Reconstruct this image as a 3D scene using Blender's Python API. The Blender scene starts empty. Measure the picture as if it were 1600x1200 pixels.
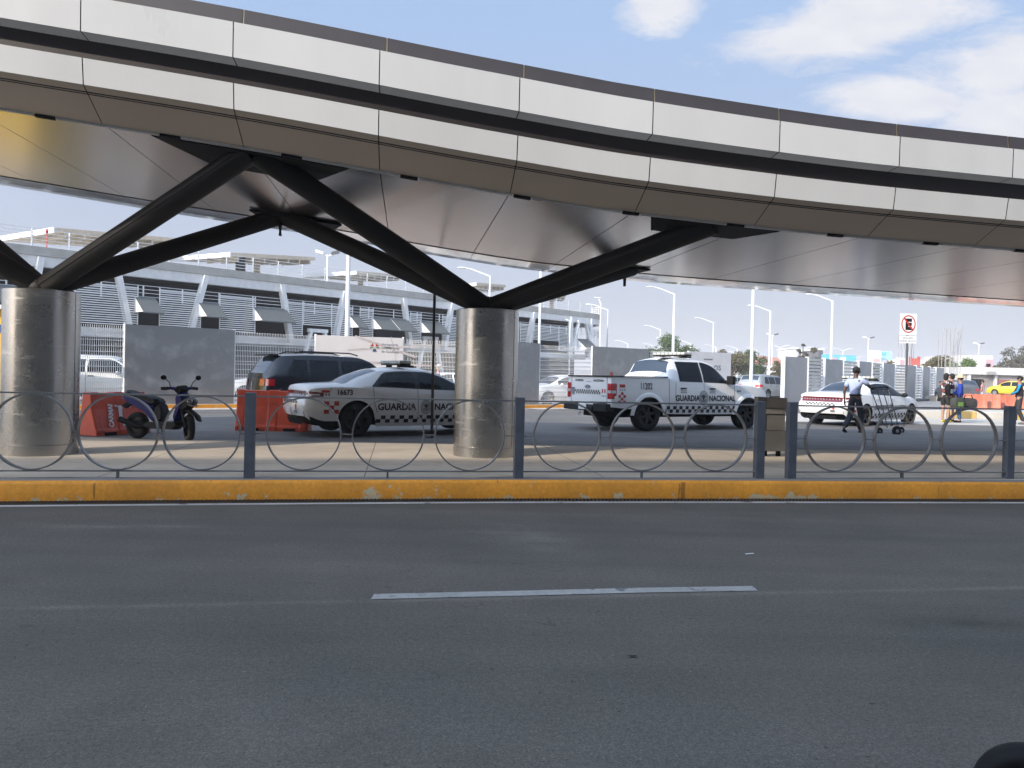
import bpy, bmesh, math, random
from mathutils import Vector, Matrix
random.seed(7)
PI = math.pi
scene = bpy.context.scene
C = scene.collection
R = math.radians

# ---------------------------------------------------------------- camera
CAM = Vector((0, 0, 1.5)); FPX = 1250.0
PITCH = math.atan(15/1250.0); ROLL = R(1.3)
_F = Vector((0, math.cos(PITCH), -math.sin(PITCH)))
_R0 = Vector((1, 0, 0)); _U0 = Vector((0, math.sin(PITCH), math.cos(PITCH)))
_Rt = _R0*math.cos(ROLL) + _U0*math.sin(ROLL)
_Up = _U0*math.cos(ROLL) - _R0*math.sin(ROLL)
cam_data = bpy.data.cameras.new('camera'); cam = bpy.data.objects.new('camera', cam_data); C.objects.link(cam)
cam_data.lens = 36*FPX/1600; cam_data.sensor_width = 36; cam_data.clip_end = 3000; cam_data.clip_start = 0.1
M4 = Matrix((( _Rt.x, _Up.x, -_F.x, CAM.x), (_Rt.y, _Up.y, -_F.y, CAM.y), (_Rt.z, _Up.z, -_F.z, CAM.z), (0,0,0,1)))
cam.matrix_world = M4
scene.camera = cam
def ray(px, py): return (_F + _Rt*((px-800)/FPX) - _Up*((py-600)/FPX))
def at_z(px, py, z):
    d = ray(px, py); t = (z-CAM.z)/d.z; return CAM + d*t
def at_y(px, py, Y):
    d = ray(px, py); return CAM + d*(Y/d.y)

# ---------------------------------------------------------------- world and sun
GLOW = 4.0; SUN_EL = R(28.5); SUN_DIR = Vector((0.72, 0.69, 0)).normalized()   # horizontal direction the light travels
scene.view_settings.view_transform = 'Standard'; scene.view_settings.look = 'None'
scene.view_settings.exposure = 0.75; scene.view_settings.gamma = 1
world = bpy.data.worlds.new('World'); scene.world = world; world.use_nodes = True
nt = world.node_tree; nt.nodes.clear()
N = nt.nodes.new; L = nt.links.new
sky = N('ShaderNodeTexSky'); sky.sky_type = 'NISHITA'; sky.sun_disc = False
sky.sun_elevation = SUN_EL
to_sun = -SUN_DIR
sky.sun_rotation = math.atan2(to_sun.x, to_sun.y)
sky.air_density = 1.0; sky.dust_density = 2.2; sky.ozone_density = 1.6
def mathn(op, a=None, b=None, c=None, tree=None):
    n = (tree or nt).nodes.new('ShaderNodeMath'); n.operation = op
    for i, v in enumerate((a, b, c)):
        if v is None: continue
        if isinstance(v, (int, float)): n.inputs[i].default_value = v
        else: (tree or nt).links.new(v, n.inputs[i])
    return n.outputs[0]
tc = N('ShaderNodeTexCoord'); sep = N('ShaderNodeSeparateXYZ'); L(tc.outputs['Generated'], sep.inputs[0])
yy = mathn('MAXIMUM', sep.outputs[1], 0.02)
aa = mathn('DIVIDE', sep.outputs[0], yy); bb = mathn('DIVIDE', sep.outputs[2], yy)
comb = N('ShaderNodeCombineXYZ'); L(aa, comb.inputs[0]); L(mathn('MULTIPLY', bb, 2.4), comb.inputs[1])
noi = N('ShaderNodeTexNoise'); noi.inputs['Scale'].default_value = 5.5; noi.inputs['Detail'].default_value = 12; noi.inputs['Roughness'].default_value = 0.70
noi.inputs['Distortion'].default_value = 0.35
L(comb.outputs[0], noi.inputs['Vector'])
def blob(a0, b0, ra, rb, slope=0.0):
    da = mathn('SUBTRACT', aa, a0); db = mathn('SUBTRACT', mathn('SUBTRACT', bb, b0), mathn('MULTIPLY', da, slope))
    q = mathn('ADD', mathn('POWER', mathn('ABSOLUTE', mathn('DIVIDE', da, ra)), 2.0), mathn('POWER', mathn('ABSOLUTE', mathn('DIVIDE', db, rb)), 2.0))
    return mathn('POWER', 2.718, mathn('MULTIPLY', q, -1.0))
# cloud banks high in the sky to the right of the roof (tan azimuth, tan elevation)
bl = None
for b in ((0.18,0.475,0.06,0.05,0.1),(0.42,0.45,0.19,0.055,0.22),(0.62,0.405,0.14,0.05,0.12),(0.47,0.352,0.10,0.035,-0.05),(0.66,0.33,0.16,0.05,0),(0.95,0.4,0.2,0.12,0),(-0.7,0.6,0.3,0.1,0),(-0.2,0.8,0.4,0.08,0)):
    o = blob(*b); bl = o if bl is None else mathn('MAXIMUM', bl, o)
cl = mathn('ADD', mathn('MULTIPLY', bl, 0.62), mathn('SUBTRACT', noi.outputs['Fac'], 0.62))
ramp = N('ShaderNodeMapRange'); ramp.inputs['From Min'].default_value = 0.10; ramp.inputs['From Max'].default_value = 0.34; ramp.inputs['To Max'].default_value = 0.95; L(cl, ramp.inputs['Value'])
noi2 = N('ShaderNodeTexNoise'); noi2.inputs['Scale'].default_value = 14; noi2.inputs['Detail'].default_value = 6; L(comb.outputs[0], noi2.inputs['Vector'])
ccol = N('ShaderNodeMix'); ccol.data_type = 'RGBA'; L(noi2.outputs['Fac'], ccol.inputs['Factor'])
ccol.inputs[6].default_value = (2.75, 2.85, 3.25, 1); ccol.inputs[7].default_value = (3.8, 3.75, 3.75, 1)
# pale haze band low over the horizon
hz = N('ShaderNodeMapRange'); hz.inputs['From Min'].default_value = 0.0; hz.inputs['From Max'].default_value = 0.40
hz.inputs['To Min'].default_value = 0.0; hz.inputs['To Max'].default_value = 1.0; L(sep.outputs[2], hz.inputs['Value'])
air = N('ShaderNodeMix'); air.data_type = 'RGBA'; L(hz.outputs[0], air.inputs['Factor']); air.inputs[6].default_value = (2.10, 2.03, 2.26, 1); air.inputs[7].default_value = (1.55, 2.18, 3.30, 1)
hm = N('ShaderNodeMix'); hm.data_type = 'RGBA'; hm.inputs['Factor'].default_value = 0.88; L(sky.outputs[0], hm.inputs[6]); L(air.outputs[2], hm.inputs[7])
mx = N('ShaderNodeMix'); mx.data_type = 'RGBA'; L(ramp.outputs[0], mx.inputs['Factor']); L(hm.outputs[2], mx.inputs[6]); L(ccol.outputs[2], mx.inputs[7])
# the hazy sky brightens towards the sun (behind the viewer, to the left)
dt = N('ShaderNodeVectorMath'); dt.operation = 'DOT_PRODUCT'; L(tc.outputs['Generated'], dt.inputs[0]); dt.inputs[1].default_value = (to_sun.x*math.cos(SUN_EL), to_sun.y*math.cos(SUN_EL), math.sin(SUN_EL))
gl = mathn('MULTIPLY', mathn('POWER', mathn('MAXIMUM', mathn('ADD', mathn('MULTIPLY', dt.outputs['Value'], 0.85), 0.15), 0.0), 1.6), GLOW)
vs_ = N('ShaderNodeVectorMath'); vs_.operation = 'SCALE'; vs_.inputs[0].default_value = (1.0, 0.93, 0.82); L(gl, vs_.inputs['Scale'])
va = N('ShaderNodeVectorMath'); va.operation = 'ADD'; L(vs_.outputs[0], va.inputs[0]); va.inputs[1].default_value = (1, 1, 1)
vm_ = N('ShaderNodeVectorMath'); vm_.operation = 'MULTIPLY'; L(mx.outputs[2], vm_.inputs[0]); L(va.outputs[0], vm_.inputs[1])
bg = N('ShaderNodeBackground'); bg.inputs['Strength'].default_value = 0.15; L(vm_.outputs[0], bg.inputs['Color'])
wo = N('ShaderNodeOutputWorld'); L(bg.outputs[0], wo.inputs[0])
sd = bpy.data.lights.new('sun', 'SUN'); sd.energy = 2.85; sd.angle = R(0.4); sd.color = (1.0, 0.90, 0.76)
sun = bpy.data.objects.new('sun', sd); C.objects.link(sun)
tr = Vector((SUN_DIR.x*math.cos(SUN_EL), SUN_DIR.y*math.cos(SUN_EL), -math.sin(SUN_EL)))
sun.rotation_euler = tr.to_track_quat('-Z', 'Y').to_euler()

# ---------------------------------------------------------------- materials
MATS = {}
def mat(name, col, rough=0.6, metal=0.0, var=0.12, scale=3.0, bump=0.0, bscale=40.0, coat=0.0, spec=None, alpha=None, stretch=(1,1,1), rvar=0.0, col2=None, coords='Object'):
    if name in MATS: return MATS[name]
    m = bpy.data.materials.new(name); m.use_nodes = True; t = m.node_tree
    b = t.nodes['Principled BSDF']
    b.inputs['Roughness'].default_value = rough; b.inputs['Metallic'].default_value = metal
    if coat: b.inputs['Coat Weight'].default_value = coat; b.inputs['Coat Roughness'].default_value = 0.06
    if spec is not None: b.inputs['Specular IOR Level'].default_value = spec
    tcn = t.nodes.new('ShaderNodeTexCoord'); mp = t.nodes.new('ShaderNodeMapping'); mp.inputs['Scale'].default_value = stretch
    t.links.new(tcn.outputs[coords], mp.inputs[0])
    n = t.nodes.new('ShaderNodeTexNoise'); n.inputs['Scale'].default_value = scale; n.inputs['Detail'].default_value = 7; n.inputs['Roughness'].default_value = 0.6
    t.links.new(mp.outputs[0], n.inputs['Vector'])
    c2 = col2 or tuple(c*(1-2*var) for c in col)
    c1 = col if col2 else tuple(min(1, c*(1+var)) for c in col)
    mr = t.nodes.new('ShaderNodeMapRange'); mr.inputs['From Min'].default_value = 0.3; mr.inputs['From Max'].default_value = 0.7
    t.links.new(n.outputs['Fac'], mr.inputs['Value'])
    mxn = t.nodes.new('ShaderNodeMix'); mxn.data_type = 'RGBA'
    t.links.new(mr.outputs[0], mxn.inputs['Factor']); mxn.inputs[6].default_value = (*c2, 1); mxn.inputs[7].default_value = (*c1, 1)
    t.links.new(mxn.outputs[2], b.inputs['Base Color'])
    if rvar:
        rr = t.nodes.new('ShaderNodeMapRange'); rr.inputs['From Min'].default_value = 0.3; rr.inputs['From Max'].default_value = 0.7
        rr.inputs['To Min'].default_value = rough-rvar; rr.inputs['To Max'].default_value = rough+rvar
        t.links.new(n.outputs['Fac'], rr.inputs['Value']); t.links.new(rr.outputs[0], b.inputs['Roughness'])
    if bump:
        n2 = t.nodes.new('ShaderNodeTexNoise'); n2.inputs['Scale'].default_value = bscale; n2.inputs['Detail'].default_value = 4
        t.links.new(mp.outputs[0], n2.inputs['Vector'])
        bp = t.nodes.new('ShaderNodeBump'); bp.inputs['Strength'].default_value = bump; bp.inputs['Distance'].default_value = 0.02
        t.links.new(n2.outputs['Fac'], bp.inputs['Height']); t.links.new(bp.outputs[0], b.inputs['Normal'])
    if alpha is not None: b.inputs['Alpha'].default_value = alpha
    MATS[name] = m; return m

FL0, FL1 = at_z(0, 951, 0), at_z(1600, 918, 0)
def asphalt(name, base, warm, seed, streak=0.25, spots=False):
    m = bpy.data.materials.new(name); m.use_nodes = True; t = m.node_tree; b = t.nodes['Principled BSDF']
    g = t.nodes.new('ShaderNodeNewGeometry')
    def noise(sc, det, st=(1,1,1), off=0, ro=0.6):
        mp = t.nodes.new('ShaderNodeMapping'); mp.inputs['Scale'].default_value = st; mp.inputs['Location'].default_value = (seed+off, seed*2+off, 0)
        mp.inputs['Rotation'].default_value = (0, 0, R(-7))
        t.links.new(g.outputs['Position'], mp.inputs[0]); n = t.nodes.new('ShaderNodeTexNoise'); n.inputs['Scale'].default_value = sc; n.inputs['Detail'].default_value = det; n.inputs['Roughness'].default_value = ro
        t.links.new(mp.outputs[0], n.inputs['Vector']); return n.outputs['Fac']
    def rng(v, a, b_, lo, hi):
        r = t.nodes.new('ShaderNodeMapRange'); r.inputs['From Min'].default_value = a; r.inputs['From Max'].default_value = b_; r.inputs['To Min'].default_value = lo; r.inputs['To Max'].default_value = hi
        t.links.new(v, r.inputs['Value']); return r.outputs[0]
    big = rng(noise(0.35, 4), 0.3, 0.7, 0.91, 1.09)
    med = mathn('MULTIPLY', rng(noise(1.6, 6, off=5), 0.3, 0.7, 0.92, 1.08), rng(noise(34, 3, off=71, ro=0.8), 0.35, 0.65, 0.80, 1.22), tree=t)
    stk = rng(noise(1.5, 5, st=(0.06, 1.6, 1), off=9), 0.35, 0.65, 1-streak, 1+streak)
    fine = rng(noise(95, 3, off=2, ro=0.8), 0.35, 0.65, 0.62, 1.42)
    spk = rng(noise(38, 2, off=13), 0.70, 0.76, 1.0, 2.1)
    drk = rng(noise(22, 2, off=23), 0.27, 0.31, 0.45, 1.0)
    f = mathn('MULTIPLY', mathn('MULTIPLY', mathn('MULTIPLY', big, med, tree=t), mathn('MULTIPLY', stk, fine, tree=t), tree=t), mathn('MULTIPLY', spk, drk, tree=t), tree=t)
    if spots:   # dusty worn patches and tyre-polished tracks that lie on this road
        s3 = t.nodes.new('ShaderNodeSeparateXYZ'); t.links.new(g.outputs['Position'], s3.inputs[0])
        for (sx_, sy_, rx_, ry_, gain) in ((0.05, 7.7, 0.50, 0.50, 0.40), (0.35, 7.0, 0.35, 0.40, 0.30), (-3.9, 7.4, 0.5, 0.09, 0.5), (-3.2, 7.5, 0.35, 0.07, 0.4), (2.9, 5.0, 0.5, 0.12, -0.3), (-1.0, 3.4, 0.9, 0.5, 0.15), (4.2, 6.4, 1.8, 0.5, 0.12), (-2.6, 8.3, 2.5, 0.5, 0.10), (3.0, 8.9, 4.0, 0.5, 0.12)):
            u_ = mathn('POWER', mathn('DIVIDE', mathn('ADD', s3.outputs[0], -sx_, tree=t), rx_, tree=t), 2.0, tree=t) if False else None
            ax_ = mathn('DIVIDE', mathn('ADD', s3.outputs[0], -sx_, tree=t), rx_, tree=t); ay_ = mathn('DIVIDE', mathn('ADD', s3.outputs[1], -sy_, tree=t), ry_, tree=t)
            q_ = mathn('ADD', mathn('MULTIPLY', ax_, ax_, tree=t), mathn('MULTIPLY', ay_, ay_, tree=t), tree=t)
            e_ = mathn('POWER', 2.718, mathn('MULTIPLY', q_, -1.0, tree=t), tree=t)
            e_ = mathn('MULTIPLY', e_, rng(noise(3.2, 5, off=sx_), 0.35, 0.6, 0.2, 1.1), tree=t)
            f = mathn('MULTIPLY', f, mathn('ADD', mathn('MULTIPLY', e_, gain, tree=t), 1.0, tree=t), tree=t)
        sl_ = (FL1.y-FL0.y)/(FL1.x-FL0.x)   # ghost of an old lane line worn into the surface
        dl_ = mathn('DIVIDE', mathn('SUBTRACT', s3.outputs[1], mathn('ADD', mathn('MULTIPLY', s3.outputs[0], sl_, tree=t), FL0.y-sl_*FL0.x, tree=t), tree=t), 0.045, tree=t)
        gl_ = mathn('MULTIPLY', mathn('POWER', 2.718, mathn('MULTIPLY', mathn('MULTIPLY', dl_, dl_, tree=t), -1.0, tree=t), tree=t), rng(noise(2.6, 5, off=81), 0.3, 0.65, 0.08, 0.50), tree=t)
        f = mathn('MULTIPLY', f, mathn('ADD', gl_, 1.0, tree=t), tree=t)
        trk = rng(noise(1.1, 3, st=(0.015, 1.0, 1), off=41), 0.38, 0.62, 0.92, 1.07); f = mathn('MULTIPLY', f, trk, tree=t)
        crk = rng(noise(0.9, 2, st=(1, 1.6, 1), off=51), 0.4985, 0.5015, 0.0, 1.0); crk2 = rng(noise(0.9, 2, st=(1, 1.6, 1), off=51), 0.5015, 0.5045, 1.0, 0.0)
        cm2 = mathn('MULTIPLY', mathn('MULTIPLY', crk, crk2, tree=t), rng(noise(0.35, 2, off=61), 0.56, 0.6, 0.0, 0.35), tree=t)
        f = mathn('MULTIPLY', f, mathn('SUBTRACT', 1.0, cm2, tree=t), tree=t)
    cm = t.nodes.new('ShaderNodeMix'); cm.data_type = 'RGBA'; t.links.new(rng(noise(0.5, 3, off=31), 0.35, 0.65, 0, 1), cm.inputs['Factor'])
    cm.inputs[6].default_value = (*base, 1); cm.inputs[7].default_value = (*warm, 1)
    vm = t.nodes.new('ShaderNodeVectorMath'); vm.operation = 'SCALE'; t.links.new(cm.outputs[2], vm.inputs[0]); t.links.new(f, vm.inputs['Scale'])
    t.links.new(vm.outputs[0], b.inputs['Base Color'])
    b.inputs['Roughness'].default_value = 0.85; b.inputs['Specular IOR Level'].default_value = 0.3
    bp = t.nodes.new('ShaderNodeBump'); bp.inputs['Strength'].default_value = 0.5; bp.inputs['Distance'].default_value = 0.006
    t.links.new(noise(120, 3, off=3, ro=0.8), bp.inputs['Height']); t.links.new(bp.outputs[0], b.inputs['Normal'])
    return m
M_ROAD = asphalt('road_asphalt', (0.081, 0.074, 0.063), (0.094, 0.081, 0.069), 3.0, 0.05, spots=True)
M_FAR = asphalt('far_asphalt', (0.115, 0.105, 0.098), (0.14, 0.128, 0.118), 11.0, 0.12)
M_LOT = asphalt('lot_asphalt', (0.22, 0.215, 0.21), (0.26, 0.25, 0.235), 17.0, 0.1)

def concrete(name, c1, c2, joints=None, jrot=-8):
    m = mat(name, c1, 0.85, 0, 0.1, 1.3, bump=0.25, bscale=60, col2=c2, coords='Object')
    if joints:
        t = m.node_tree; b = t.nodes['Principled BSDF']
        src = b.inputs['Base Color'].links[0].from_socket
        g = t.nodes.new('ShaderNodeNewGeometry'); mp = t.nodes.new('ShaderNodeMapping'); mp.inputs['Rotation'].default_value = (0, 0, R(jrot)); mp.inputs['Location'].default_value = (0.4, 0.35, 0)
        t.links.new(g.outputs['Position'], mp.inputs[0])
        br = t.nodes.new('ShaderNodeTexBrick'); br.offset = 0.0; br.inputs['Scale'].default_value = 1; br.inputs['Brick Width'].default_value = joints[0]; br.inputs['Row Height'].default_value = joints[1]
        br.inputs['Mortar Size'].default_value = 0.008; br.inputs['Color1'].default_value = (1,1,1,1); br.inputs['Color2'].default_value = (0.93,0.93,0.92,1); br.inputs['Mortar'].default_value = (0.35,0.33,0.3,1)
        t.links.new(mp.outputs[0], br.inputs['Vector'])
        mu = t.nodes.new('ShaderNodeMix'); mu.data_type = 'RGBA'; mu.blend_type = 'MULTIPLY'; mu.inputs['Factor'].default_value = 1
        t.links.new(src, mu.inputs[6]); t.links.new(br.outputs['Color'], mu.inputs[7]); t.links.new(mu.outputs[2], b.inputs['Base Color'])
    return m
M_ISL = concrete('island_concrete', (0.56, 0.48, 0.385), (0.43, 0.365, 0.295), (3.0, 2.3))
M_CONC = concrete('light_concrete', (0.56, 0.50, 0.43), (0.42, 0.38, 0.33))
M_CAP = concrete('kerb_top', (0.24, 0.225, 0.21), (0.17, 0.16, 0.15))
M_GARC = concrete('garage_concrete', (0.52, 0.49, 0.44), (0.38, 0.36, 0.32))
M_BEIGE = mat('beige_steel', (0.66, 0.55, 0.42), 0.6, 0, 0.1)

def paint_chipped(name, col, under, thr=0.66, zlow=None):
    m = bpy.data.materials.new(name); m.use_nodes = True; t = m.node_tree; b = t.nodes['Principled BSDF']
    g = t.nodes.new('ShaderNodeNewGeometry')
    def noise(sc, det, st=(1,1,1)):
        mp = t.nodes.new('ShaderNodeMapping'); mp.inputs['Scale'].default_value = st; t.links.new(g.outputs['Position'], mp.inputs[0])
        n = t.nodes.new('ShaderNodeTexNoise'); n.inputs['Scale'].default_value = sc; n.inputs['Detail'].default_value = det; n.inputs['Roughness'].default_value = 0.65
        t.links.new(mp.outputs[0], n.inputs['Vector']); return n.outputs['Fac']
    def rng(v, a, b_, lo, hi):
        r = t.nodes.new('ShaderNodeMapRange'); r.inputs['From Min'].default_value = a; r.inputs['From Max'].default_value = b_; r.inputs['To Min'].default_value = lo; r.inputs['To Max'].default_value = hi
        t.links.new(v, r.inputs['Value']); return r.outputs[0]
    chips = noise(3.6, 8)
    if zlow is not None:
        s = t.nodes.new('ShaderNodeSeparateXYZ'); t.links.new(g.outputs['Position'], s.inputs[0])
        chips = mathn('ADD', chips, rng(s.outputs[2], zlow, zlow+0.12, 0.09, -0.03), tree=t)
    fac = rng(chips, thr, thr+0.012, 0, 1)
    shade = mathn('MULTIPLY', rng(noise(1.1, 6, (1, 1, 0.3)), 0.3, 0.7, 0.72, 1.12), rng(noise(22, 4), 0.3, 0.7, 0.85, 1.12), tree=t)
    cracks = rng(noise(2.4, 3, (3, 3, 0.25)), 0.325, 0.332, 0.45, 1.0)
    vm = t.nodes.new('ShaderNodeVectorMath'); vm.operation = 'SCALE'; vm.inputs[0].default_value = col; t.links.new(mathn('MULTIPLY', shade, cracks, tree=t), vm.inputs['Scale'])
    mxx = t.nodes.new('ShaderNodeMix'); mxx.data_type = 'RGBA'; t.links.new(fac, mxx.inputs['Factor']); t.links.new(vm.outputs[0], mxx.inputs[6]); mxx.inputs[7].default_value = (*under, 1)
    t.links.new(mxx.outputs[2], b.inputs['Base Color']); b.inputs['Roughness'].default_value = 0.7
    bp = t.nodes.new('ShaderNodeBump'); bp.inputs['Strength'].default_value = 0.4; bp.inputs['Distance'].default_value = 0.01; t.links.new(mathn('SUBTRACT', noise(9, 6), mathn('MULTIPLY', fac, 0.3, tree=t), tree=t), bp.inputs['Height']); t.links.new(bp.outputs[0], b.inputs['Normal'])
    return m
M_YEL = paint_chipped('kerb_yellow', (0.80, 0.315, 0.022), (0.55, 0.44, 0.27), 0.635, 0.0)
M_LINE = paint_chipped('road_marking', (0.31, 0.30, 0.28), (0.12, 0.12, 0.12), 0.585)
M_GUTTER = paint_chipped('gutter_paint', (0.46, 0.44, 0.41), (0.14, 0.14, 0.135), 0.60)
M_FADED = mat('faded_marking', (0.150, 0.140, 0.125), 0.85, 0, 0.1, 4.0, col2=(0.098, 0.092, 0.082))

def scratched(name, col, rough, dirt=(0.32, 0.31, 0.29), amt=0.5, aniso=0.0, metal=1.0, thr=0.60):
    m = bpy.data.materials.new(name); m.use_nodes = True; t = m.node_tree; b = t.nodes['Principled BSDF']
    tcn = t.nodes.new('ShaderNodeTexCoord')
    def noise(sc, det, st=(1,1,1), ro=0.6):
        mp = t.nodes.new('ShaderNodeMapping'); mp.inputs['Scale'].default_value = st; t.links.new(tcn.outputs['Object'], mp.inputs[0])
        n = t.nodes.new('ShaderNodeTexNoise'); n.inputs['Scale'].default_value = sc; n.inputs['Detail'].default_value = det; n.inputs['Roughness'].default_value = ro
        t.links.new(mp.outputs[0], n.inputs['Vector']); return n.outputs['Fac']
    def rng(v, a, b_, lo, hi):
        r = t.nodes.new('ShaderNodeMapRange'); r.inputs['From Min'].default_value = a; r.inputs['From Max'].default_value = b_; r.inputs['To Min'].default_value = lo; r.inputs['To Max'].default_value = hi
        t.links.new(v, r.inputs['Value']); return r.outputs[0]
    if thr < 0.6: scr = mathn('MAXIMUM', rng(noise(1.7, 7, ro=0.65), 0.50, 0.80, 0, amt*0.8), rng(noise(11, 6, ro=0.8), 0.66, 0.74, 0, amt), tree=t)
    else: scr = rng(mathn('MAXIMUM', noise(5, 9, ro=0.75), noise(3.2, 8, (0.5, 0.5, 3.5)), tree=t), thr, thr+0.14, 0, amt)
    mxx = t.nodes.new('ShaderNodeMix'); mxx.data_type = 'RGBA'; t.links.new(scr, mxx.inputs['Factor']); mxx.inputs[6].default_value = (*col, 1); mxx.inputs[7].default_value = (*tuple(min(1, c*1.7) for c in col), 1)
    t.links.new(mxx.outputs[2], b.inputs['Base Color']); b.inputs['Metallic'].default_value = metal
    ro = mathn('ADD', rng(noise(1.5, 5), 0.3, 0.7, rough-0.06, rough+0.08), mathn('MULTIPLY', scr, 0.35, tree=t), tree=t)
    t.links.new(ro, b.inputs['Roughness'])
    if aniso: b.inputs['Anisotropic'].default_value = aniso
    bp = t.nodes.new('ShaderNodeBump'); bp.inputs['Strength'].default_value = 0.10; bp.inputs['Distance'].default_value = 0.01; t.links.new(noise(1.2, 2), bp.inputs['Height']); t.links.new(bp.outputs[0], b.inputs['Normal'])
    return m
M_STEEL = scratched('column_steel', (0.40, 0.39, 0.37), 0.27, amt=0.7)
M_SHEET = scratched('galvanised_sheet', (0.27, 0.275, 0.275), 0.42, amt=1.0, metal=0.5, thr=0.54)
M_SHEETD = scratched('grey_sheet', (0.38, 0.385, 0.39), 0.5, amt=0.6, metal=0.5, thr=0.56)
M_CEIL = mat('ceiling_metal', (0.56, 0.49, 0.43), 0.24, 1.0, 0.05, 0.5, bump=0.06, bscale=1.1)
M_LIP = mat('polished_metal', (0.62, 0.60, 0.57), 0.12, 1.0, 0.04, 0.5, bump=0.22, bscale=2.2)
M_PANEL = mat('white_panel', (0.625, 0.628, 0.63), 0.32, 0.0, 0.035, 0.9, coat=0.2, rvar=0.05, stretch=(1,1,0.25))
def vary(m, amt):   # each panel's own batch tone
    t = m.node_tree; b = t.nodes['Principled BSDF']; src = b.inputs['Base Color'].links[0].from_socket
    oi = t.nodes.new('ShaderNodeObjectInfo'); v = t.nodes.new('ShaderNodeVectorMath'); v.operation = 'SCALE'; t.links.new(src, v.inputs[0])
    t.links.new(mathn('ADD', mathn('MULTIPLY', oi.outputs['Random'], amt, tree=t), 1-amt/2, tree=t), v.inputs['Scale']); t.links.new(v.outputs[0], b.inputs['Base Color'])
vary(M_PANEL, 0.07)
M_UNDER = mat('panel_underside', (0.52, 0.44, 0.36), 0.45, 0.2, 0.03, 0.8)
M_DARK = mat('dark_trim', (0.035, 0.03, 0.033), 0.45, 0.2, 0.05)
M_CAPTRIM = mat('roof_cap', (0.062, 0.055, 0.058), 0.5, 0.2, 0.06)
M_GOLD = mat('cap_joint', (0.45, 0.36, 0.22), 0.4, 0.4)
M_STRUT = mat('strut_paint', (0.010, 0.009, 0.0085), 0.55, 0.0, 0.15, 2, spec=0.25)
M_BLACK = mat('black', (0.006, 0.006, 0.007), 0.7, 0, 0.1, spec=0.2)
M_RAIL = mat('railing_paint', (0.105, 0.118, 0.14), 0.42, 0.2, 0.12, 6)
M_RING = mat('ring_bar', (0.23, 0.225, 0.22), 0.38, 0.4, 0.15, 5)
M_LED = mat('strip_cover', (0.55, 0.55, 0.53), 0.3, 0.2)
M_WHITE = mat('white_paint', (0.78, 0.78, 0.77), 0.45, 0, 0.05)
M_MESHW = mat('white_mesh', (0.80, 0.79, 0.77), 0.5, 0, 0.03)
M_GARW = mat('garage_white', (0.82, 0.81, 0.79), 0.5, 0, 0.05)
M_SLAT = mat('slat_white', (0.86, 0.85, 0.83), 0.45, 0, 0.05)
M_GARSHADE = mat('garage_shade', (0.018, 0.015, 0.015), 0.8, 0, 0.3, 0.5)  # near-black colour stands for the shade inside the open decks
M_AWN = mat('awning_grey', (0.12, 0.125, 0.12), 0.7, 0, 0.05, bump=0.3, bscale=30)
M_CAR = mat('car_white', (0.80, 0.79, 0.77), 0.22, 0, 0.03, 1.5, coat=0.6)
M_CARS = mat('car_silver', (0.42, 0.42, 0.40), 0.3, 0.5, 0.03, 1.5, coat=0.6)
M_CARK = mat('car_black', (0.016, 0.017, 0.022), 0.15, 0, 0.05, 1.5, coat=0.4, spec=0.4)
M_CARY = mat('car_yellow', (0.62, 0.44, 0.02), 0.3, 0, 0.03, coat=0.6)
M_CARR = mat('car_grey', (0.12, 0.12, 0.13), 0.3, 0.4, 0.03, coat=0.6)
M_GLASS = mat('dark_glass', (0.008, 0.010, 0.013), 0.04, 0, 0.2, 1.0, spec=0.28)
M_RGLASS = mat('rear_glass', (0.030, 0.042, 0.06), 0.08, 0.0, 0.1, 1.0, spec=0.8)
M_TYRE = mat('tyre', (0.010, 0.010, 0.010), 0.9, 0, 0.3, 8, bump=0.3)
M_TYRE_TAN = mat('tan_tyre', (0.16, 0.13, 0.10), 0.9, 0, 0.3, 8, bump=0.3)  # tan tyre, much paler than the black one
M_RIM = mat('black_rim', (0.02, 0.02, 0.021), 0.4, 0.6)
M_RIMS = mat('silver_rim', (0.35, 0.35, 0.36), 0.35, 0.8)
M_PLAS = mat('black_plastic', (0.014, 0.014, 0.015), 0.6, spec=0.25)
M_RED = mat('tail_lens', (0.45, 0.015, 0.02), 0.15, 0, 0.15, coat=0.8)
M_DRED = mat('dark_lens', (0.16, 0.012, 0.018), 0.12, 0, 0.2, coat=0.8)
M_LENS = mat('clear_lens', (0.6, 0.6, 0.62), 0.15, 0.2, coat=0.8)
M_INK = mat('decal_black', (0.012, 0.012, 0.014), 0.4)
M_GINK = mat('decal_grey', (0.22, 0.22, 0.24), 0.4)
M_DRD = mat('decal_red', (0.50, 0.045, 0.03), 0.4)
M_DWH = mat('decal_white', (0.76, 0.76, 0.76), 0.4)
M_BARR = mat('barrier_red', (0.66, 0.085, 0.035), 0.5, 0, 0.12, 2.5)
M_BARO = mat('barrier_orange', (0.58, 0.165, 0.09), 0.5, 0, 0.25, 1.5)
M_BLUE = mat('scooter_blue', (0.006, 0.010, 0.14), 0.4, 0.0, 0.1, spec=0.2)
M_SKIN = mat('skin_dark', (0.12, 0.062, 0.042), 0.6)
M_SKIN2 = mat('skin_light', (0.42, 0.235, 0.165), 0.6)
M_HAIR = mat('hair', (0.012, 0.010, 0.009), 0.7, bump=0.4)
M_LAMP = mat('lamp_paint', (0.80, 0.80, 0.80), 0.4, 0, 0.03)

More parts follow.
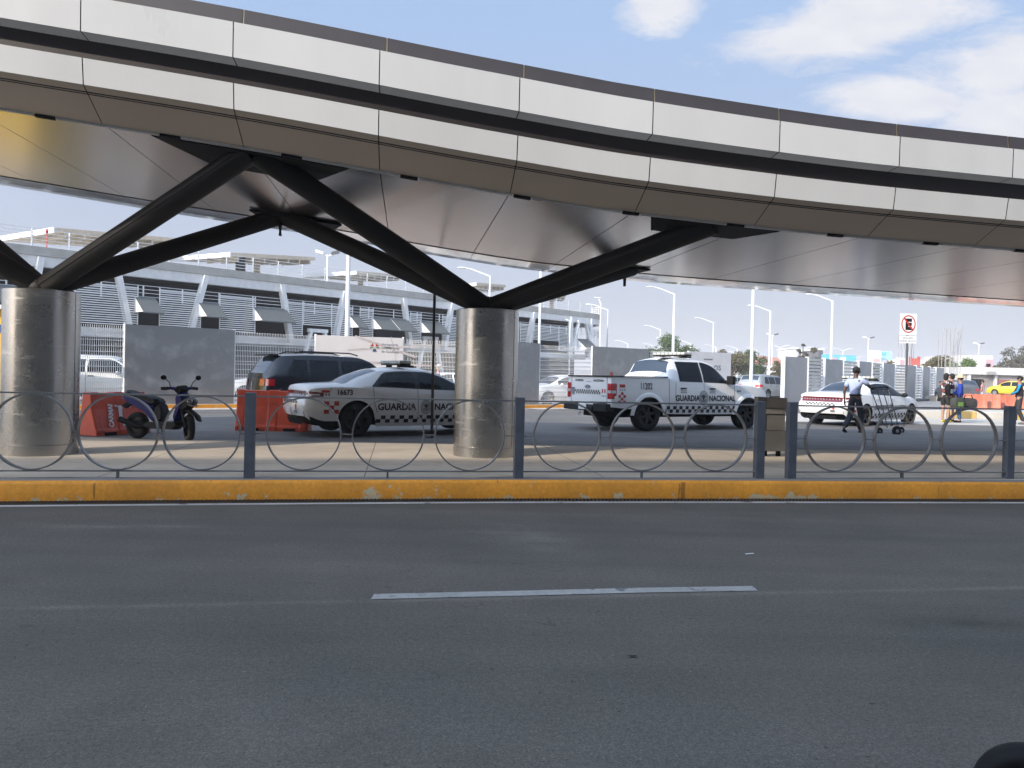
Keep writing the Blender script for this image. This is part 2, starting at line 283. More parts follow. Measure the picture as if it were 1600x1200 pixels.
# ---------------------------------------------------------------- object helpers
def tag(o, label, cat, group=None, kind=None):
    if label: o['label'] = label
    if cat: o['category'] = cat
    if group: o['group'] = group
    if kind: o['kind'] = kind
    return o
def thing(name, label, cat, loc=(0,0,0), rz=0, group=None):
    o = bpy.data.objects.new(name, None); C.objects.link(o); o.location = loc; o.rotation_euler = (0,0,rz)
    o.empty_display_size = 0.2
    return tag(o, label, cat, group)
def children(o, pool=None): return [c for c in bpy.data.objects if c.parent == o]
def copy_tree(o, parent=None):
    kids = children(o)
    c = o.copy(); C.objects.link(c); c.parent = parent
    for k in kids: copy_tree(k, c)
    return c
class MB:
    def __init__(s): s.v = []; s.f = []
    def add(s, vs, fs):
        o = len(s.v); s.v += [Vector(v) for v in vs]; s.f += [tuple(i+o for i in f) for f in fs]; return s
    def box(s, x0, x1, y0, y1, z0, z1):
        return s.add([(x0,y0,z0),(x1,y0,z0),(x1,y1,z0),(x0,y1,z0),(x0,y0,z1),(x1,y0,z1),(x1,y1,z1),(x0,y1,z1)], [(0,3,2,1),(4,5,6,7),(0,1,5,4),(1,2,6,5),(2,3,7,6),(3,0,4,7)])
    def bar(s, p, q, w, h, up=(0,0,1)):
        p = Vector(p); q = Vector(q); d = (q-p).normalized(); up = Vector(up)
        if abs(d.dot(up)) > 0.98: up = Vector((0,1,0))
        sd_ = d.cross(up).normalized(); u = sd_.cross(d).normalized()
        vs = [a + sd_*(i*w/2) + u*(j*h/2) for a in (p, q) for i, j in ((-1,-1),(1,-1),(1,1),(-1,1))]
        return s.add(vs, [(0,1,2,3),(7,6,5,4),(0,4,5,1),(1,5,6,2),(2,6,7,3),(3,7,4,0)])
    def tube(s, p, q, r, r2=None, n=12, caps=True):
        p = Vector(p); q = Vector(q); r2 = r if r2 is None else r2; d = (q-p).normalized()
        up = Vector((0,0,1)) if abs(d.z) < 0.95 else Vector((1,0,0)); a = d.cross(up).normalized(); b = a.cross(d)
        vs = [c + (a*math.cos(2*PI*i/n) + b*math.sin(2*PI*i/n))*rr for c, rr in ((p, r), (q, r2)) for i in range(n)]
        fs = [(i, i+n, (i+1)%n+n, (i+1)%n) for i in range(n)]
        if caps: fs += [tuple(range(n)), tuple(range(2*n-1, n-1, -1))]
        return s.add(vs, fs)
    def path(s, pts, r, n=8):
        pts = [Vector(p) for p in pts]; k = len(pts); o = len(s.v); ref = Vector((0.13,0.27,0.95)).normalized(); vs = []
        for i, p in enumerate(pts):
            d = (pts[min(i+1,k-1)] - pts[max(i-1,0)]).normalized(); a = d.cross(ref)
            a = a.normalized() if a.length > 1e-4 else Vector((1,0,0)); b = a.cross(d); rr = r[i] if isinstance(r, (list, tuple)) else r
            vs += [p + (a*math.cos(2*PI*j/n) + b*math.sin(2*PI*j/n))*rr for j in range(n)]
        fs = [(i*n+j, (i+1)*n+j, (i+1)*n+(j+1)%n, i*n+(j+1)%n) for i in range(k-1) for j in range(n)]
        fs += [tuple(range(n)), tuple(range(k*n-1, (k-1)*n-1, -1))]
        return s.add(vs, fs)
    def lathe(s, prof, c=(0,0,0), axis='z', n=32, caps=True):
        c = Vector(c); vs = []
        for r, h in prof:
            for i in range(n):
                a = 2*PI*i/n; u, v = r*math.cos(a), r*math.sin(a)
                vs.append(c + (Vector((u, v, h)) if axis == 'z' else Vector((u, h, v)) if axis == 'y' else Vector((h, u, v))))
        k = len(prof); fs = [(i*n+j, i*n+(j+1)%n, (i+1)*n+(j+1)%n, (i+1)*n+j) for i in range(k-1) for j in range(n)]
        if caps: fs += [tuple(range(n-1,-1,-1)), tuple(range((k-1)*n, k*n))]
        return s.add(vs, fs)
    def ball(s, c, rx, ry=None, rz=None, n=12, m=8):
        ry = ry or rx; rz = rz or rx; c = Vector(c); vs = []; 
        for i in range(m+1):
            t = PI*i/m
            for j in range(n): vs.append(c + Vector((rx*math.sin(t)*math.cos(2*PI*j/n), ry*math.sin(t)*math.sin(2*PI*j/n), rz*math.cos(t))))
        return s.add(vs, [(i*n+j, (i+1)*n+j, (i+1)*n+(j+1)%n, i*n+(j+1)%n) for i in range(m) for j in range(n)])
    def grid(s, fn, us, vs_):
        o = [fn(u, v) for u in us for v in vs_]; n = len(vs_)
        return s.add(o, [(i*n+j, (i+1)*n+j, (i+1)*n+j+1, i*n+j+1) for i in range(len(us)-1) for j in range(n-1)])
    def prism(s, pts, y0, y1):   # outline in x,z
        n = len(pts); vs = [(p[0], y0, p[1]) for p in pts] + [(p[0], y1, p[1]) for p in pts]
        return s.add(vs, [tuple(range(n)), tuple(range(2*n-1, n-1, -1))] + [(i, i+n, (i+1)%n+n, (i+1)%n) for i in range(n)])
    def pillow(s, pts, w, inset=0.8, mid=0.55):
        n = len(pts); cx = sum(p[0] for p in pts)/n; cz = sum(p[1] for p in pts)/n; vs = []
        for y, k in ((-w, inset), (-w*mid, 1), (w*mid, 1), (w, inset)): vs += [(cx+(p[0]-cx)*k, y, cz+(p[1]-cz)*k) for p in pts]
        fs = [tuple(range(n)), tuple(range(4*n-1, 3*n-1, -1))]
        for r_ in range(3): fs += [(r_*n+i, (r_+1)*n+i, (r_+1)*n+(i+1)%n, r_*n+(i+1)%n) for i in range(n)]
        return s.add(vs, fs)
    def hull_prism(s, base, top):   # two rings with the same count
        n = len(base); return s.add(list(base)+list(top), [tuple(range(n-1,-1,-1)), tuple(range(n, 2*n))] + [(i, (i+1)%n, (i+1)%n+n, i+n) for i in range(n)])
    def build(s, name, m, parent=None, smooth=False, world=False, fixn=True):
        vs = s.v; loc = Vector((0,0,0))
        if parent is not None and world: vs = [v - parent.location for v in vs]
        if parent is None:
            xs = [v.x for v in vs]; ys = [v.y for v in vs]; loc = Vector(((min(xs)+max(xs))/2, (min(ys)+max(ys))/2, min(v.z for v in vs)))
            vs = [v-loc for v in vs]
        me = bpy.data.meshes.new(name); me.from_pydata([tuple(v) for v in vs], [], s.f)
        if fixn:
            b = bmesh.new(); b.from_mesh(me); bmesh.ops.remove_doubles(b, verts=b.verts, dist=1e-5) if smooth else None
            bmesh.ops.recalc_face_normals(b, faces=b.faces); b.to_mesh(me); b.free()
        if smooth:
            for p in me.polygons: p.use_smooth = True
            try: me.set_sharp_from_angle(angle=R(smooth if smooth is not True else 40))
            except Exception: pass
        me.materials.append(m)
        o = bpy.data.objects.new(name, me); C.objects.link(o); o.location = loc
        if parent is not None: o.parent = parent; o.location = (0,0,0)
        return o
def bevel(o, w, seg=2):
    b = o.modifiers.new('bevel', 'BEVEL'); b.width = w; b.segments = seg; b.limit_method = 'ANGLE'; return o
def text_mesh(txt, size, m, fn, name, parent=None, bold=0.02, align='CENTER', sx=1.0, world=False, sub=None):
    cu = bpy.data.curves.new('t', 'FONT'); cu.body = txt; cu.size = size; cu.align_x = align; cu.offset = bold*size; cu.resolution_u = 3
    to = bpy.data.objects.new('t', cu); C.objects.link(to)
    dg = bpy.context.evaluated_depsgraph_get(); dg.update()
    me = bpy.data.meshes.new_from_object(to.evaluated_get(dg))
    bpy.data.objects.remove(to); bpy.data.curves.remove(cu)
    b = MB(); b.v = [Vector(fn(v.co.x*sx, v.co.y)) for v in me.vertices]; b.f = [tuple(p.vertices) for p in me.polygons]
    bpy.data.meshes.remove(me)
    if name is None: return b
    return b.build(name, m, parent, world=world, fixn=False)
def merge(mb, other): mb.add(other.v, other.f); return mb
def struct(o): o['kind'] = 'structure'; return o

def pchip(tab):
    xs = [t[0] for t in tab]; ys = [t[1] for t in tab]; n = len(xs)
    h = [xs[i+1]-xs[i] for i in range(n-1)]; d = [(ys[i+1]-ys[i])/h[i] for i in range(n-1)]
    mm = [d[0]] + [0 if d[i-1]*d[i] <= 0 else 2*d[i-1]*d[i]/(d[i-1]+d[i]) for i in range(1, n-1)] + [d[-1]]
    def f(x):
        if x <= xs[0]: return ys[0] + (mm[0]*(x-xs[0]) if False else 0)
        if x >= xs[-1]: return ys[-1]
        i = 0
        while x > xs[i+1]: i += 1
        t = (x-xs[i])/h[i]
        return ys[i]*(1+2*t)*(1-t)**2 + h[i]*mm[i]*t*(1-t)**2 + ys[i+1]*t*t*(3-2*t) + h[i]*mm[i+1]*t*t*(t-1)
    return f
def lin(a, b, n): return [a+(b-a)*i/(n-1) for i in range(n)]

# ---------------------------------------------------------------- ground
ZR, ZI, ZF = 0.0, 0.22, 0.10
KERB_TOP = [at_z(px, py, ZI) for px, py in ((-60,752.5),(200,751.5),(400,751),(800,750.5),(1200,752),(1660,754.5))]
_k = pchip([(p.x, p.y) for p in KERB_TOP])
def yk(x):
    a, b = KERB_TOP[0], KERB_TOP[-1]
    if x < a.x: return a.y + (x-a.x)*0.11
    if x > b.x: return b.y + (x-b.x)*0.17
    return _k(x)
ISLE_FAR = [at_z(px, py, ZI) for px, py in ((-100,685),(150,687),(600,691),(1000,697),(1300,702),(1660,704))]
_kf = pchip([(p.x, p.y) for p in ISLE_FAR])
def yf(x):
    a, b = ISLE_FAR[0], ISLE_FAR[-1]
    if x < a.x: return a.y + (x-a.x)*0.11
    if x > b.x: return b.y + (x-b.x)*0.12
    return _kf(x)
XS = lin(-45, 45, 91)
def strip(name, f0, f1, z, m, xs=XS):
    b = MB(); b.grid(lambda x, v: (x, f0(x) if v == 0 else f1(x), z), xs, (0, 1)); return b.build(name, m)
g = MB()
g.grid(lambda x, v: (x, [-120, yk(x)+1.0, yk(x)+1.6, 1500][v], [-0.004, -0.004, ZF-0.004, ZF-0.004][v]), [-1500, -300]+XS+[300, 1500], (0,1,2,3))
struct(g.build('ground', M_LOT))
GW = 0.34   # gutter grate and white strip
struct(strip('road', lambda x: -14+0.13*x, lambda x: yk(x)-0.30, ZR, M_ROAD))
struct(strip('gutter_strip', lambda x: yk(x)-0.37, lambda x: yk(x)-0.25, ZR+0.004, M_GUTTER))
b = MB(); b.grid(lambda x, v: (x, yk(x)+[0.0,0.0,0.16][v], [-0.02, ZI-0.004, ZI+0.0][v]), XS, (0,1,2))
b2 = MB(); b2.grid(lambda x, v: (x, yk(x)+[0.0,-0.003,0.02,0.045][v], [-0.02, ZI-0.035, ZI-0.006, ZI+0.002][v]), XS, (0,1,2,3))
struct(b2.build('kerb', M_YEL, smooth=60))
b = MB(); b.grid(lambda x, v: (x, yk(x)+[0.045, 0.30][v], ZI+0.0025), XS, (0,1)); struct(b.build('kerb_cap', M_CAP))
b = MB(); b.grid(lambda x, v: (x, [yk(x)+0.046, yf(x), yf(x)][v], [ZI-0.002, ZI-0.002, 0.0][v]), XS, (0,1,2)); struct(b.build('traffic_island', M_ISL))
struct(strip('far_kerb_strip', lambda x: yf(x)-0.16, lambda x: yf(x)-0.002, ZI+0.003, M_CAP))
# drain grate
gr = thing('drain_grate', 'long dark steel drain grate in the gutter below the yellow kerb', 'drain', (0, yk(0)-0.13, ZR))
b = MB(); b.grid(lambda x, v: (x, yk(x)-[0.25,0.002][v], ZR-0.003), [x for x in XS if -14 <= x <= 16], (0,1)); b.build('trench', M_BLACK, gr, world=True)
b = MB(); x = -8.5
while x < 10:
    y = yk(x); b.bar((x, y-0.245, ZR+0.004), (x+0.05, y-0.01, ZR+0.004), 0.012, 0.014); x += 0.045
b.build('grate_bars', mat('grate_steel', (0.085, 0.085, 0.08), 0.5, 0.6), gr, world=True)
b = MB(); b.grid(lambda x, v: (x, yk(x)-[0.262,0.240][v], ZR+0.012), [x for x in XS if -14 <= x <= 16], (0,1)); b.build('grate_frame', mat('frame_steel', (0.12,0.12,0.115), 0.5, 0.6), gr, world=True)
# lane markings on the near road
def marking(name, pts, w, m, z=ZR+0.004):
    b = MB(); P = [at_z(px, py, z) for px, py in pts]
    for i in range(len(P)-1):
        a, c = P[i], P[i+1]; b.add([(a.x, a.y-w/2, z), (c.x, c.y-w/2, z), (c.x, c.y+w/2, z), (a.x, a.y+w/2, z)], [(0,1,2,3)])
    return struct(b.build(name, m))
marking('lane_marking', ((582,932),(800,927),(1000,922),(1180,919)), 0.125, M_LINE)
# road beyond the island
def ff(x): return 25.2 + 0.62*(x+13.4) if x > -13.4 else 25.2
struct(strip('far_road', lambda x: yf(x)+0.0, lambda x: max(yf(x)+1, min(60, ff(x)-0.6)), ZF, M_FAR))
marking('far_edge_line', ((-100,645),(400,652),(830,656)), 0.10, M_LINE, ZF+0.004)
# ---------------------------------------------------------------- roof canopy over the island
hs = pchip([(-24,4.9),(-14,3.95),(-9,3.33),(-5.97,2.95),(-3.24,2.65),(-0.24,2.28),(1.23,2.13),(4.3,1.97),(7.25,1.90),(12,1.82),(24,1.7)])
def near(X):
    y = 10.06+0.14*X+0.003*X*X; return Vector((X, y, 1.5+hs(X)))
def nrm(X):
    d = Vector((-(0.14+0.006*X), 1, 0)); return d.normalized()
def cp(X, o, dz): # o = distance back from the soffit edge (negative = towards the road)
    p = near(X) + nrm(X)*o; p.z += dz*(1.0 if X < 0.5 else max(0.955, 1-0.012*(X-0.5))); return p
can = thing('roof_canopy', 'long curved canopy of white panels with metallic ceiling over the traffic island', 'canopy', (0, 12.5, 4.0))
JX = [-3.28 + 1.60*k for k in range(-8, 13)]
G = 0.006
for k in range(len(JX)-1):
    a, c = JX[k]+G, JX[k+1]-G
    for (o0, z0, o1, z1, o2, z2) in ((-0.45,0.82,-0.66,0.82,-0.66,1.21), (-0.45,0.535,-0.60,0.55,-0.56,0.27)):
        b = MB(); prof = [(o0,z0),(o1,z1),(o2,z2)] if z0 > 0.6 else [(o0,z0),(-0.60,0.55),(o2,z2)]
        if z0 > 0.6: prof = [(-0.42,0.80),(-0.655,0.82),(-0.66,1.21),(-0.42,1.22)]
        else: prof = [(-0.42,0.54),(-0.60,0.55),(-0.56,0.27)]
        b.grid(lambda x, v: cp(x, *prof[v]), lin(a, c, 5), range(len(prof)))
        b.build('fascia_panel', M_PANEL, can, world=True)
    b = MB(); b.grid(lambda x, v: cp(x, *[(-0.556,0.268),(-0.47,0.225)][v]), lin(a, c, 4), (0,1))
    b.grid(lambda x, v: cp(x, *[(-0.455,0.217),(-0.02,0.0)][v]), lin(a, c, 4), (0,1)); b.build('underside_panel', M_UNDER, can, world=True)
    b = MB(); b.grid(lambda x, v: cp(x, *[(0.03,0.012),(5.05,0.012)][v]), lin(a, c, 4), (0,1)); b.build('ceiling_panel', M_CEIL, can, world=True)
    b = MB(); b.grid(lambda x, v: cp(x, *[(5.10,0.0),(5.80,0.0),(6.35,0.03),(6.55,0.16)][v]), lin(a, c, 5), (0,1,2,3)); b.build('far_edge_panel', M_LIP, can, smooth=60, world=True)
# dark band behind the panels, joints' backing, top cap and roof sheet
xs = lin(JX[0], JX[-1], 60)
b = MB(); b.grid(lambda x, v: cp(x, *[(-0.44,0.20),(-0.44,0.75),(-0.44,1.42),(0.5,1.5)][v]), xs, (0,1,2,3))
b.grid(lambda x, v: cp(x, *[(-0.50,0.275),(-0.44,0.25),(-0.01,0.03),(5.07,0.04),(5.8,0.05),(6.5,0.2)][v]), xs, range(6)); b.build('backing', M_DARK, can, world=True)
for k in range(len(JX)-1):
    a, c = JX[k]+0.07+0.008, JX[k+1]+0.07-0.008
    b = MB(); b.grid(lambda x, v: cp(x, *[(-0.46,1.18),(-0.50,1.23),(-0.48,1.44)][v]), lin(a, c, 4), (0,1,2)); b.build('cap_panel', M_CAPTRIM, can, world=True)
    b = MB(); p = cp(JX[k]+0.07, -0.488, 1.225); q = cp(JX[k]+0.07, -0.466, 1.435); b.bar(p, q, 0.013, 0.013, up=(1,0,0)); b.build('cap_joint', M_GOLD, can, world=True)
b = MB(); b.grid(lambda x, v: cp(x, *[(-0.47,1.44),(2.8,2.3),(6.6,1.7),(6.56,0.17)][v]), xs, (0,1,2,3)); b.build('roof_sheet', mat('roof_sheet', (0.3,0.3,0.31), 0.6), can, world=True)
x = -11.0
while x < 14:
    b = MB(); b.bar(cp(x, 0.0, -0.012), cp(x+1.15, 0.0, -0.012), 0.035, 0.03); b.build('light_strip', M_LED, can, world=True); 
    b = MB(); b.bar(cp(x+1.17, 0.01, -0.012), cp(x+1.38, 0.01, -0.012), 0.06, 0.04); b.build('strip_bracket', M_BLACK, can, world=True); x += 1.40
b = MB(); b.grid(lambda x, v: cp(x, [5.05,5.10][v], 0.018), xs, (0,1)); b.build('ceiling_joint', M_BLACK, can, world=True)
# dark recess plates where the struts meet the ceiling
def recess(X0, X1, X2, X3, o0, o1):
    b = MB(); n1 = [cp(X0,o0,0.002), cp(X1,o0,0.002), cp(X2,o1,0.002), cp(X3,o1,0.002)]
    lo = [p - Vector((0,0,0.035)) for p in n1]; b.hull_prism(lo, n1); b.build('strut_recess', M_BLACK, can, world=True)
# columns, each with the struts it carries
A1, A2 = cp(-3.24,0.34,-0.05), cp(-3.6,4.5,-0.05)
B1, B2 = cp(2.50,0.32,-0.05), cp(2.75,4.5,-0.05)
L1, L2 = cp(-9.9,0.34,-0.05), cp(-10.2,4.5,-0.05)
recess(-4.35,-2.05,-2.6,-3.9,0.04,1.15); recess(-4.1,-2.5,-2.7,-4.0,4.3,4.9); recess(1.75,3.5,3.2,2.0,0.04,0.8); recess(2.1,3.2,3.1,2.3,4.35,4.85)
RC = 0.492
def column(px, py, label, tops, ztop=2.52):
    base = at_z(px, py, ZI); d = Vector((base.x, base.y-0, 0)).normalized(); c = base + d*RC
    t = thing('column', label, 'column', (c.x, c.y, ZI))
    b = MB(); h = ztop-ZI; b.lathe([(RC+0.004,0.0),(RC+0.004,0.14),(RC-0.004,0.146),(RC-0.004,0.153),(RC,0.157),(RC,h-0.01),(RC-0.02,h),(0.0,h)], n=72, caps=False); b.build('steel_sleeve', M_STEEL, t, smooth=30)
    b = MB(); a = math.atan2(-c.y, -c.x)+1.0; b.box(-0.004,0.004,-0.002,0.003,0.16,h-0.02)
    s = b.build('sleeve_seam', M_RIM, t); s.location = (math.cos(a)*RC, math.sin(a)*RC, 0); s.rotation_euler = (0,0,a+PI/2)
    for e in tops:
        e = Vector(e); p = Vector((c.x, c.y, ztop+0.01)); e = e + (e-p).normalized()*0.22; dv = (e-p).normalized(); p2 = p + Vector((0,0,0.02))
        b = MB(); b.tube(p2, e, 0.150, 0.150, n=28)
        st = b.build('strut', M_STRUT, t, smooth=50, world=True)
        b = MB(); q = p2 + (e-p2)*0.5; up_ = Vector((0,0,1)); sdv = dv.cross(up_).normalized(); off = sdv*0.150; b.bar(p2+off*1.02, e+off*1.0, 0.012, 0.03); b.build('seam', M_STRUT, st, world=False).location = Vector((0,0,0))-t.location
    b = MB(); b.ball((0,0,h+0.02), 0.22, 0.22, 0.20, 20, 10); b.build('node', M_STRUT, t, smooth=60)
    return t
column(62, 713, 'scratched stainless steel round column at the left edge of the picture', (A1-Vector((0.17,0,0)), A2-Vector((0.12,0,0)), L1, L2), 2.54)
column(757, 716, 'stainless steel round column in front of the police sedan nose', (A1+Vector((0.22,0.02,-0.03)), A2+Vector((0.14,0,0)), B1, B2), 2.50)
# gusset plates hanging at the strut ends
for P in (A2, B2):
    b = MB(); b.hull_prism([P+Vector((-0.02,-0.12,0.02)), P+Vector((0.02,-0.12,0.02)), P+Vector((0.02,0.12,0.02)), P+Vector((-0.02,0.12,0.02))][::-1], [P+Vector((-0.02,-0.02,-0.30)), P+Vector((0.02,-0.02,-0.30)), P+Vector((0.02,0.05,-0.30)), P+Vector((-0.02,0.05,-0.30))]); b.build('gusset_plate', M_STRUT, can, world=True)

# ---------------------------------------------------------------- railing of rings on the kerb
def railing(post_px, label, rings_first=3, grp='ring railings along the yellow kerb'):
    ps = [at_z(px, 748.5, ZI) for px in post_px]
    t = thing('ring_railing', label, 'railing', (ps[0].x, ps[0].y, ZI), 0, grp)
    H = 1.0
    for p, px in zip(ps, post_px):
        i = post_px.index(px); q = ps[min(i+1, len(ps)-1)] if i+1 < len(ps) else ps[i]+(ps[i]-ps[i-1]); dv = (q-p).normalized(); sv = Vector((-dv.y, dv.x, 0))
        b = MB(); c = p + sv*0.07
        b.hull_prism([c-dv*0.058-sv*0.05, c+dv*0.058-sv*0.05, c+dv*0.058+sv*0.05, c-dv*0.058+sv*0.05], [c-dv*0.058-sv*0.05+Vector((0,0,H)), c+dv*0.058-sv*0.05+Vector((0,0,H)), c+dv*0.058+sv*0.05+Vector((0,0,H)), c-dv*0.058+sv*0.05+Vector((0,0,H))])
        o = b.build('post', M_RAIL, t, world=True); bevel(o, 0.006)
    for i in range(len(ps)-1):
        a, c = ps[i], ps[i+1]; dv = (c-a); Ln = dv.length; dv.normalize(); sv = Vector((-dv.y, dv.x, 0)); o = sv*0.07
        P = lambda s, z: a + dv*s + o + Vector((0,0,z))
        b = MB(); b.bar(P(0.058,0.955), P(Ln-0.058,0.955), 0.05, 0.018); b.build('top_rail', M_RING, t, world=True)
        b = MB(); b.bar(P(0.058,0.085), P(Ln-0.058,0.085), 0.05, 0.016); b.build('bottom_rail', M_RING, t, world=True)
        b = MB(); b.bar(P(0.058,0.006), P(Ln-0.058,0.006), 0.04, 0.008); b.build('foot_rail', M_RING, t, world=True)
        D = 0.862; Rr = D/2; gap = (Ln-0.116-3*D)/4
        if gap < 0.02: D = (Ln-0.2)/3; Rr = D/2; gap = (Ln-0.116-3*D)/4
        zc = 0.092 + Rr
        for k in range(3):
            s0 = 0.058 + gap*(k+1) + D*k + Rr
            b = MB(); n = 72; vs = []
            for j in range(n):
                an = 2*PI*j/n
                for rr, oo in ((Rr-0.016,-0.028),(Rr,-0.028),(Rr,0.028),(Rr-0.016,0.028)):
                    vs.append(P(s0+rr*math.cos(an), zc+rr*math.sin(an)) + sv*oo)
            fs = [(j*4+q, j*4+(q+1)%4, ((j+1)%n)*4+(q+1)%4, ((j+1)%n)*4+q) for j in range(n) for q in range(4)]
            b.add(vs, fs); b.build('ring', M_RING, t, smooth=40, world=True)
        for k in range(4):
            s1 = 0.058 + gap*k + D*k; b = MB(); b.bar(P(s1,zc), P(s1+gap,zc), 0.03, 0.012); b.build('link', M_RING, t, world=True)
        b = MB(); b.bar(P(Ln/2,0.0), P(Ln/2,0.082), 0.02, 0.05, up=sv); b.build('stub', M_RAIL, t, world=True)
    return t
railing([-38, 388, 811, 1189], 'dark ring railing on the kerb left of the grey utility cabinet')
railing([1239, 1581, 1925], 'dark ring railing on the kerb right of the grey utility cabinet')
# cabinet between the two railings
c0 = at_z(1214, 716, ZI); cab = thing('utility_cabinet', 'grey utility box with stone top standing between the two railing posts', 'cabinet', (c0.x+0.02, c0.y+0.35, ZI), R(8))
b = MB(); b.box(-0.19,0.19,-0.14,0.14,0.10,0.44); b.build('lower_box', mat('cab_dark', (0.10,0.10,0.098), 0.5, 0.2), cab)
b = MB(); b.box(-0.17,0.17,-0.12,0.12,0.446,0.72); b.build('upper_box', mat('cab_mid', (0.13,0.125,0.115), 0.5, 0.2), cab)
b = MB(); b.box(-0.19,0.19,-0.15,0.15,0.723,0.80); b.ball((0.10,-0.155,0.765),0.012); b.build('lock_band', mat('cab_band', (0.22,0.21,0.19), 0.4, 0.4), cab)
b = MB(); b.box(-0.18,0.20,-0.13,0.15,0.803,0.99); o = b.build('stone_top', concrete('stone_top', (0.34,0.31,0.27), (0.24,0.22,0.19)), cab); bevel(o, 0.012)
b = MB(); b.box(-0.33,-0.195,-0.15,0.0,0.10,1.0); b.build('side_post', mat('cab_side', (0.20,0.19,0.18), 0.5, 0.2), cab)
for q_ in (-0.12,0.12): b = MB(); b.box(q_-0.03,q_+0.03,-0.03,0.03,0.0,0.10); b.build('foot', M_BLACK, cab)

# ---------------------------------------------------------------- fence of mesh and metal sheets
def fpt(px, py, z=2.85): p = at_z(px, py, z); return Vector((p.x, p.y, 0))
FP = [(-160,497),(120,503),(195,507),(366,516),(493,523),(630,528),(808,535),(842,537),(925,541.5),(1012,546),(1075,549),(1141,552)]
F = {px: fpt(px, py) for px, py in FP}
fence = thing('mesh_fence', 'white welded mesh fence with galvanised sheets in front of the parking garage', 'fence', (F[366].x, F[366].y, ZF))
def mesh_panel(a, c, z0=0.25, z1=2.80, step=0.062, parent=fence, m=M_MESHW, wire=0.014):
    b = MB(); d = (c-a); Ln = d.length; d.normalize(); n = int(Ln/step)
    for i in range(n+1):
        p = a + d*(i*Ln/n); b.bar(p+Vector((0,0,z0)), p+Vector((0,0,z1)), wire, wire)
    z = z0+0.06; sv = Vector((-d.y, d.x, 0))*0.012
    hz = []
    k = 0
    while z < z1: hz.append(z); z += 0.19 if k % 4 else 0.10; k += 1
    for z in hz: b.bar(a-sv+Vector((0,0,z)), c-sv+Vector((0,0,z)), wire, wire*1.3)
    return b.build('wire_panel', m, parent, world=True)
def sheet_panel(a, c, z0=0.22, z1=2.86, m=M_SHEET, parent=fence, name='metal_sheet', off=0.05):
    d = (c-a).normalized(); sv = Vector((d.y, -d.x, 0)); b = MB()
    q = [a+sv*off, c+sv*off, c+sv*(off+0.02), a+sv*(off+0.02)]
    b.hull_prism([p+Vector((0,0,z0)) for p in q], [p+Vector((0,0,z1)) for p in q]); return b.build(name, m, parent, world=True)
def fpost(p, parent=fence, z1=2.88, w=0.07):
    b = MB(); b.box(p.x-w/2, p.x+w/2, p.y-w/2, p.y+w/2, ZF, z1); b.build('post', M_WHITE, parent, world=True)
kinds = {(-160,120):'m',(120,195):'m',(195,366):'s',(366,493):'m',(493,630):'b',(630,808):'m',(808,842):'s',(842,925):'m',(925,1012):'s',(1012,1075):'m',(1075,1141):'w'}
for (p0, p1), k in kinds.items():
    a, c = F[p0], F[p1]
    if k in 'mb': 
        n = max(1, round((c-a).length/2.6))
        for i in range(n): 
            u, w_ = a+(c-a)*(i/n), a+(c-a)*((i+1)/n); mesh_panel(u, w_)
            if i: fpost(w_ if False else u)
    if k == 's': sheet_panel(a, c)
    if k == 'w': sheet_panel(a, c, m=mat('white_board', (0.60,0.60,0.61), 0.5, 0, 0.04), name='white_board')
    fpost(a)
    if k == 's':
        d = (c-a).normalized(); 
        for f_ in ((0.36,) if (c-a).length < 3.5 else (0.33,0.66)):
            pass
fpost(F[1141])
b = MB(); base = [F[k] for k in sorted(F)]
for i in range(len(base)-1):
    a, c = base[i], base[i+1]; d = (c-a).normalized(); sv = Vector((d.y,-d.x,0)); q = [a+sv*0.25, c+sv*0.25, c-sv*0.15, a-sv*0.15]
    b.hull_prism([p+Vector((0,0,ZF-0.02)) for p in q], [p+Vector((0,0,ZF+0.13)) for p in q])
b.build('footing', M_CONC, fence, world=True)
b = MB()
for i in range(len(base)-1):
    a, c = base[i], base[i+1]; d = (c-a).normalized(); sv = Vector((d.y,-d.x,0)); q = [a+sv*0.50, c+sv*0.50, c+sv*0.262, a+sv*0.262]
    b.hull_prism([p+Vector((0,0,ZF-0.02)) for p in q], [p+Vector((0,0,ZF+0.12)) for p in q])
struct(b.build('fence_kerb', M_YEL))
# sunlit concrete strip before the fence
b = MB()
for i in range(len(base)-1):
    a, c = base[i], base[i+1]; d = (c-a).normalized(); sv = Vector((d.y,-d.x,0)); b.add([a+sv*1.5+Vector((0,0,ZF+.004)), c+sv*1.5+Vector((0,0,ZF+.004)), c+sv*0.45+Vector((0,0,ZF+.004)), a+sv*0.45+Vector((0,0,ZF+.004))], [(0,1,2,3)])
struct(b.build('gutter', M_CONC))
# panel writing on the white board ("...ros")
d = (F[1141]-F[1075]).normalized(); sv = Vector((d.y,-d.x,0))
text_mesh('os', 0.55, M_GINK, lambda u, v: F[1141] - d*0.95 + d*u + sv*0.075 + Vector((0,0,1.95+v)), 'lettering', fence, world=True, align='CENTER')
b = MB(); q0 = F[1141]-d*1.9+sv*0.075; b.add([q0+Vector((0,0,2.45)), q0+d*0.6+Vector((0,0,2.45)), q0+d*0.6+Vector((0,0,2.52)), q0+Vector((0,0,2.52))], [(0,1,2,3)]); b.build('lettering_bar', M_GINK, fence, world=True)

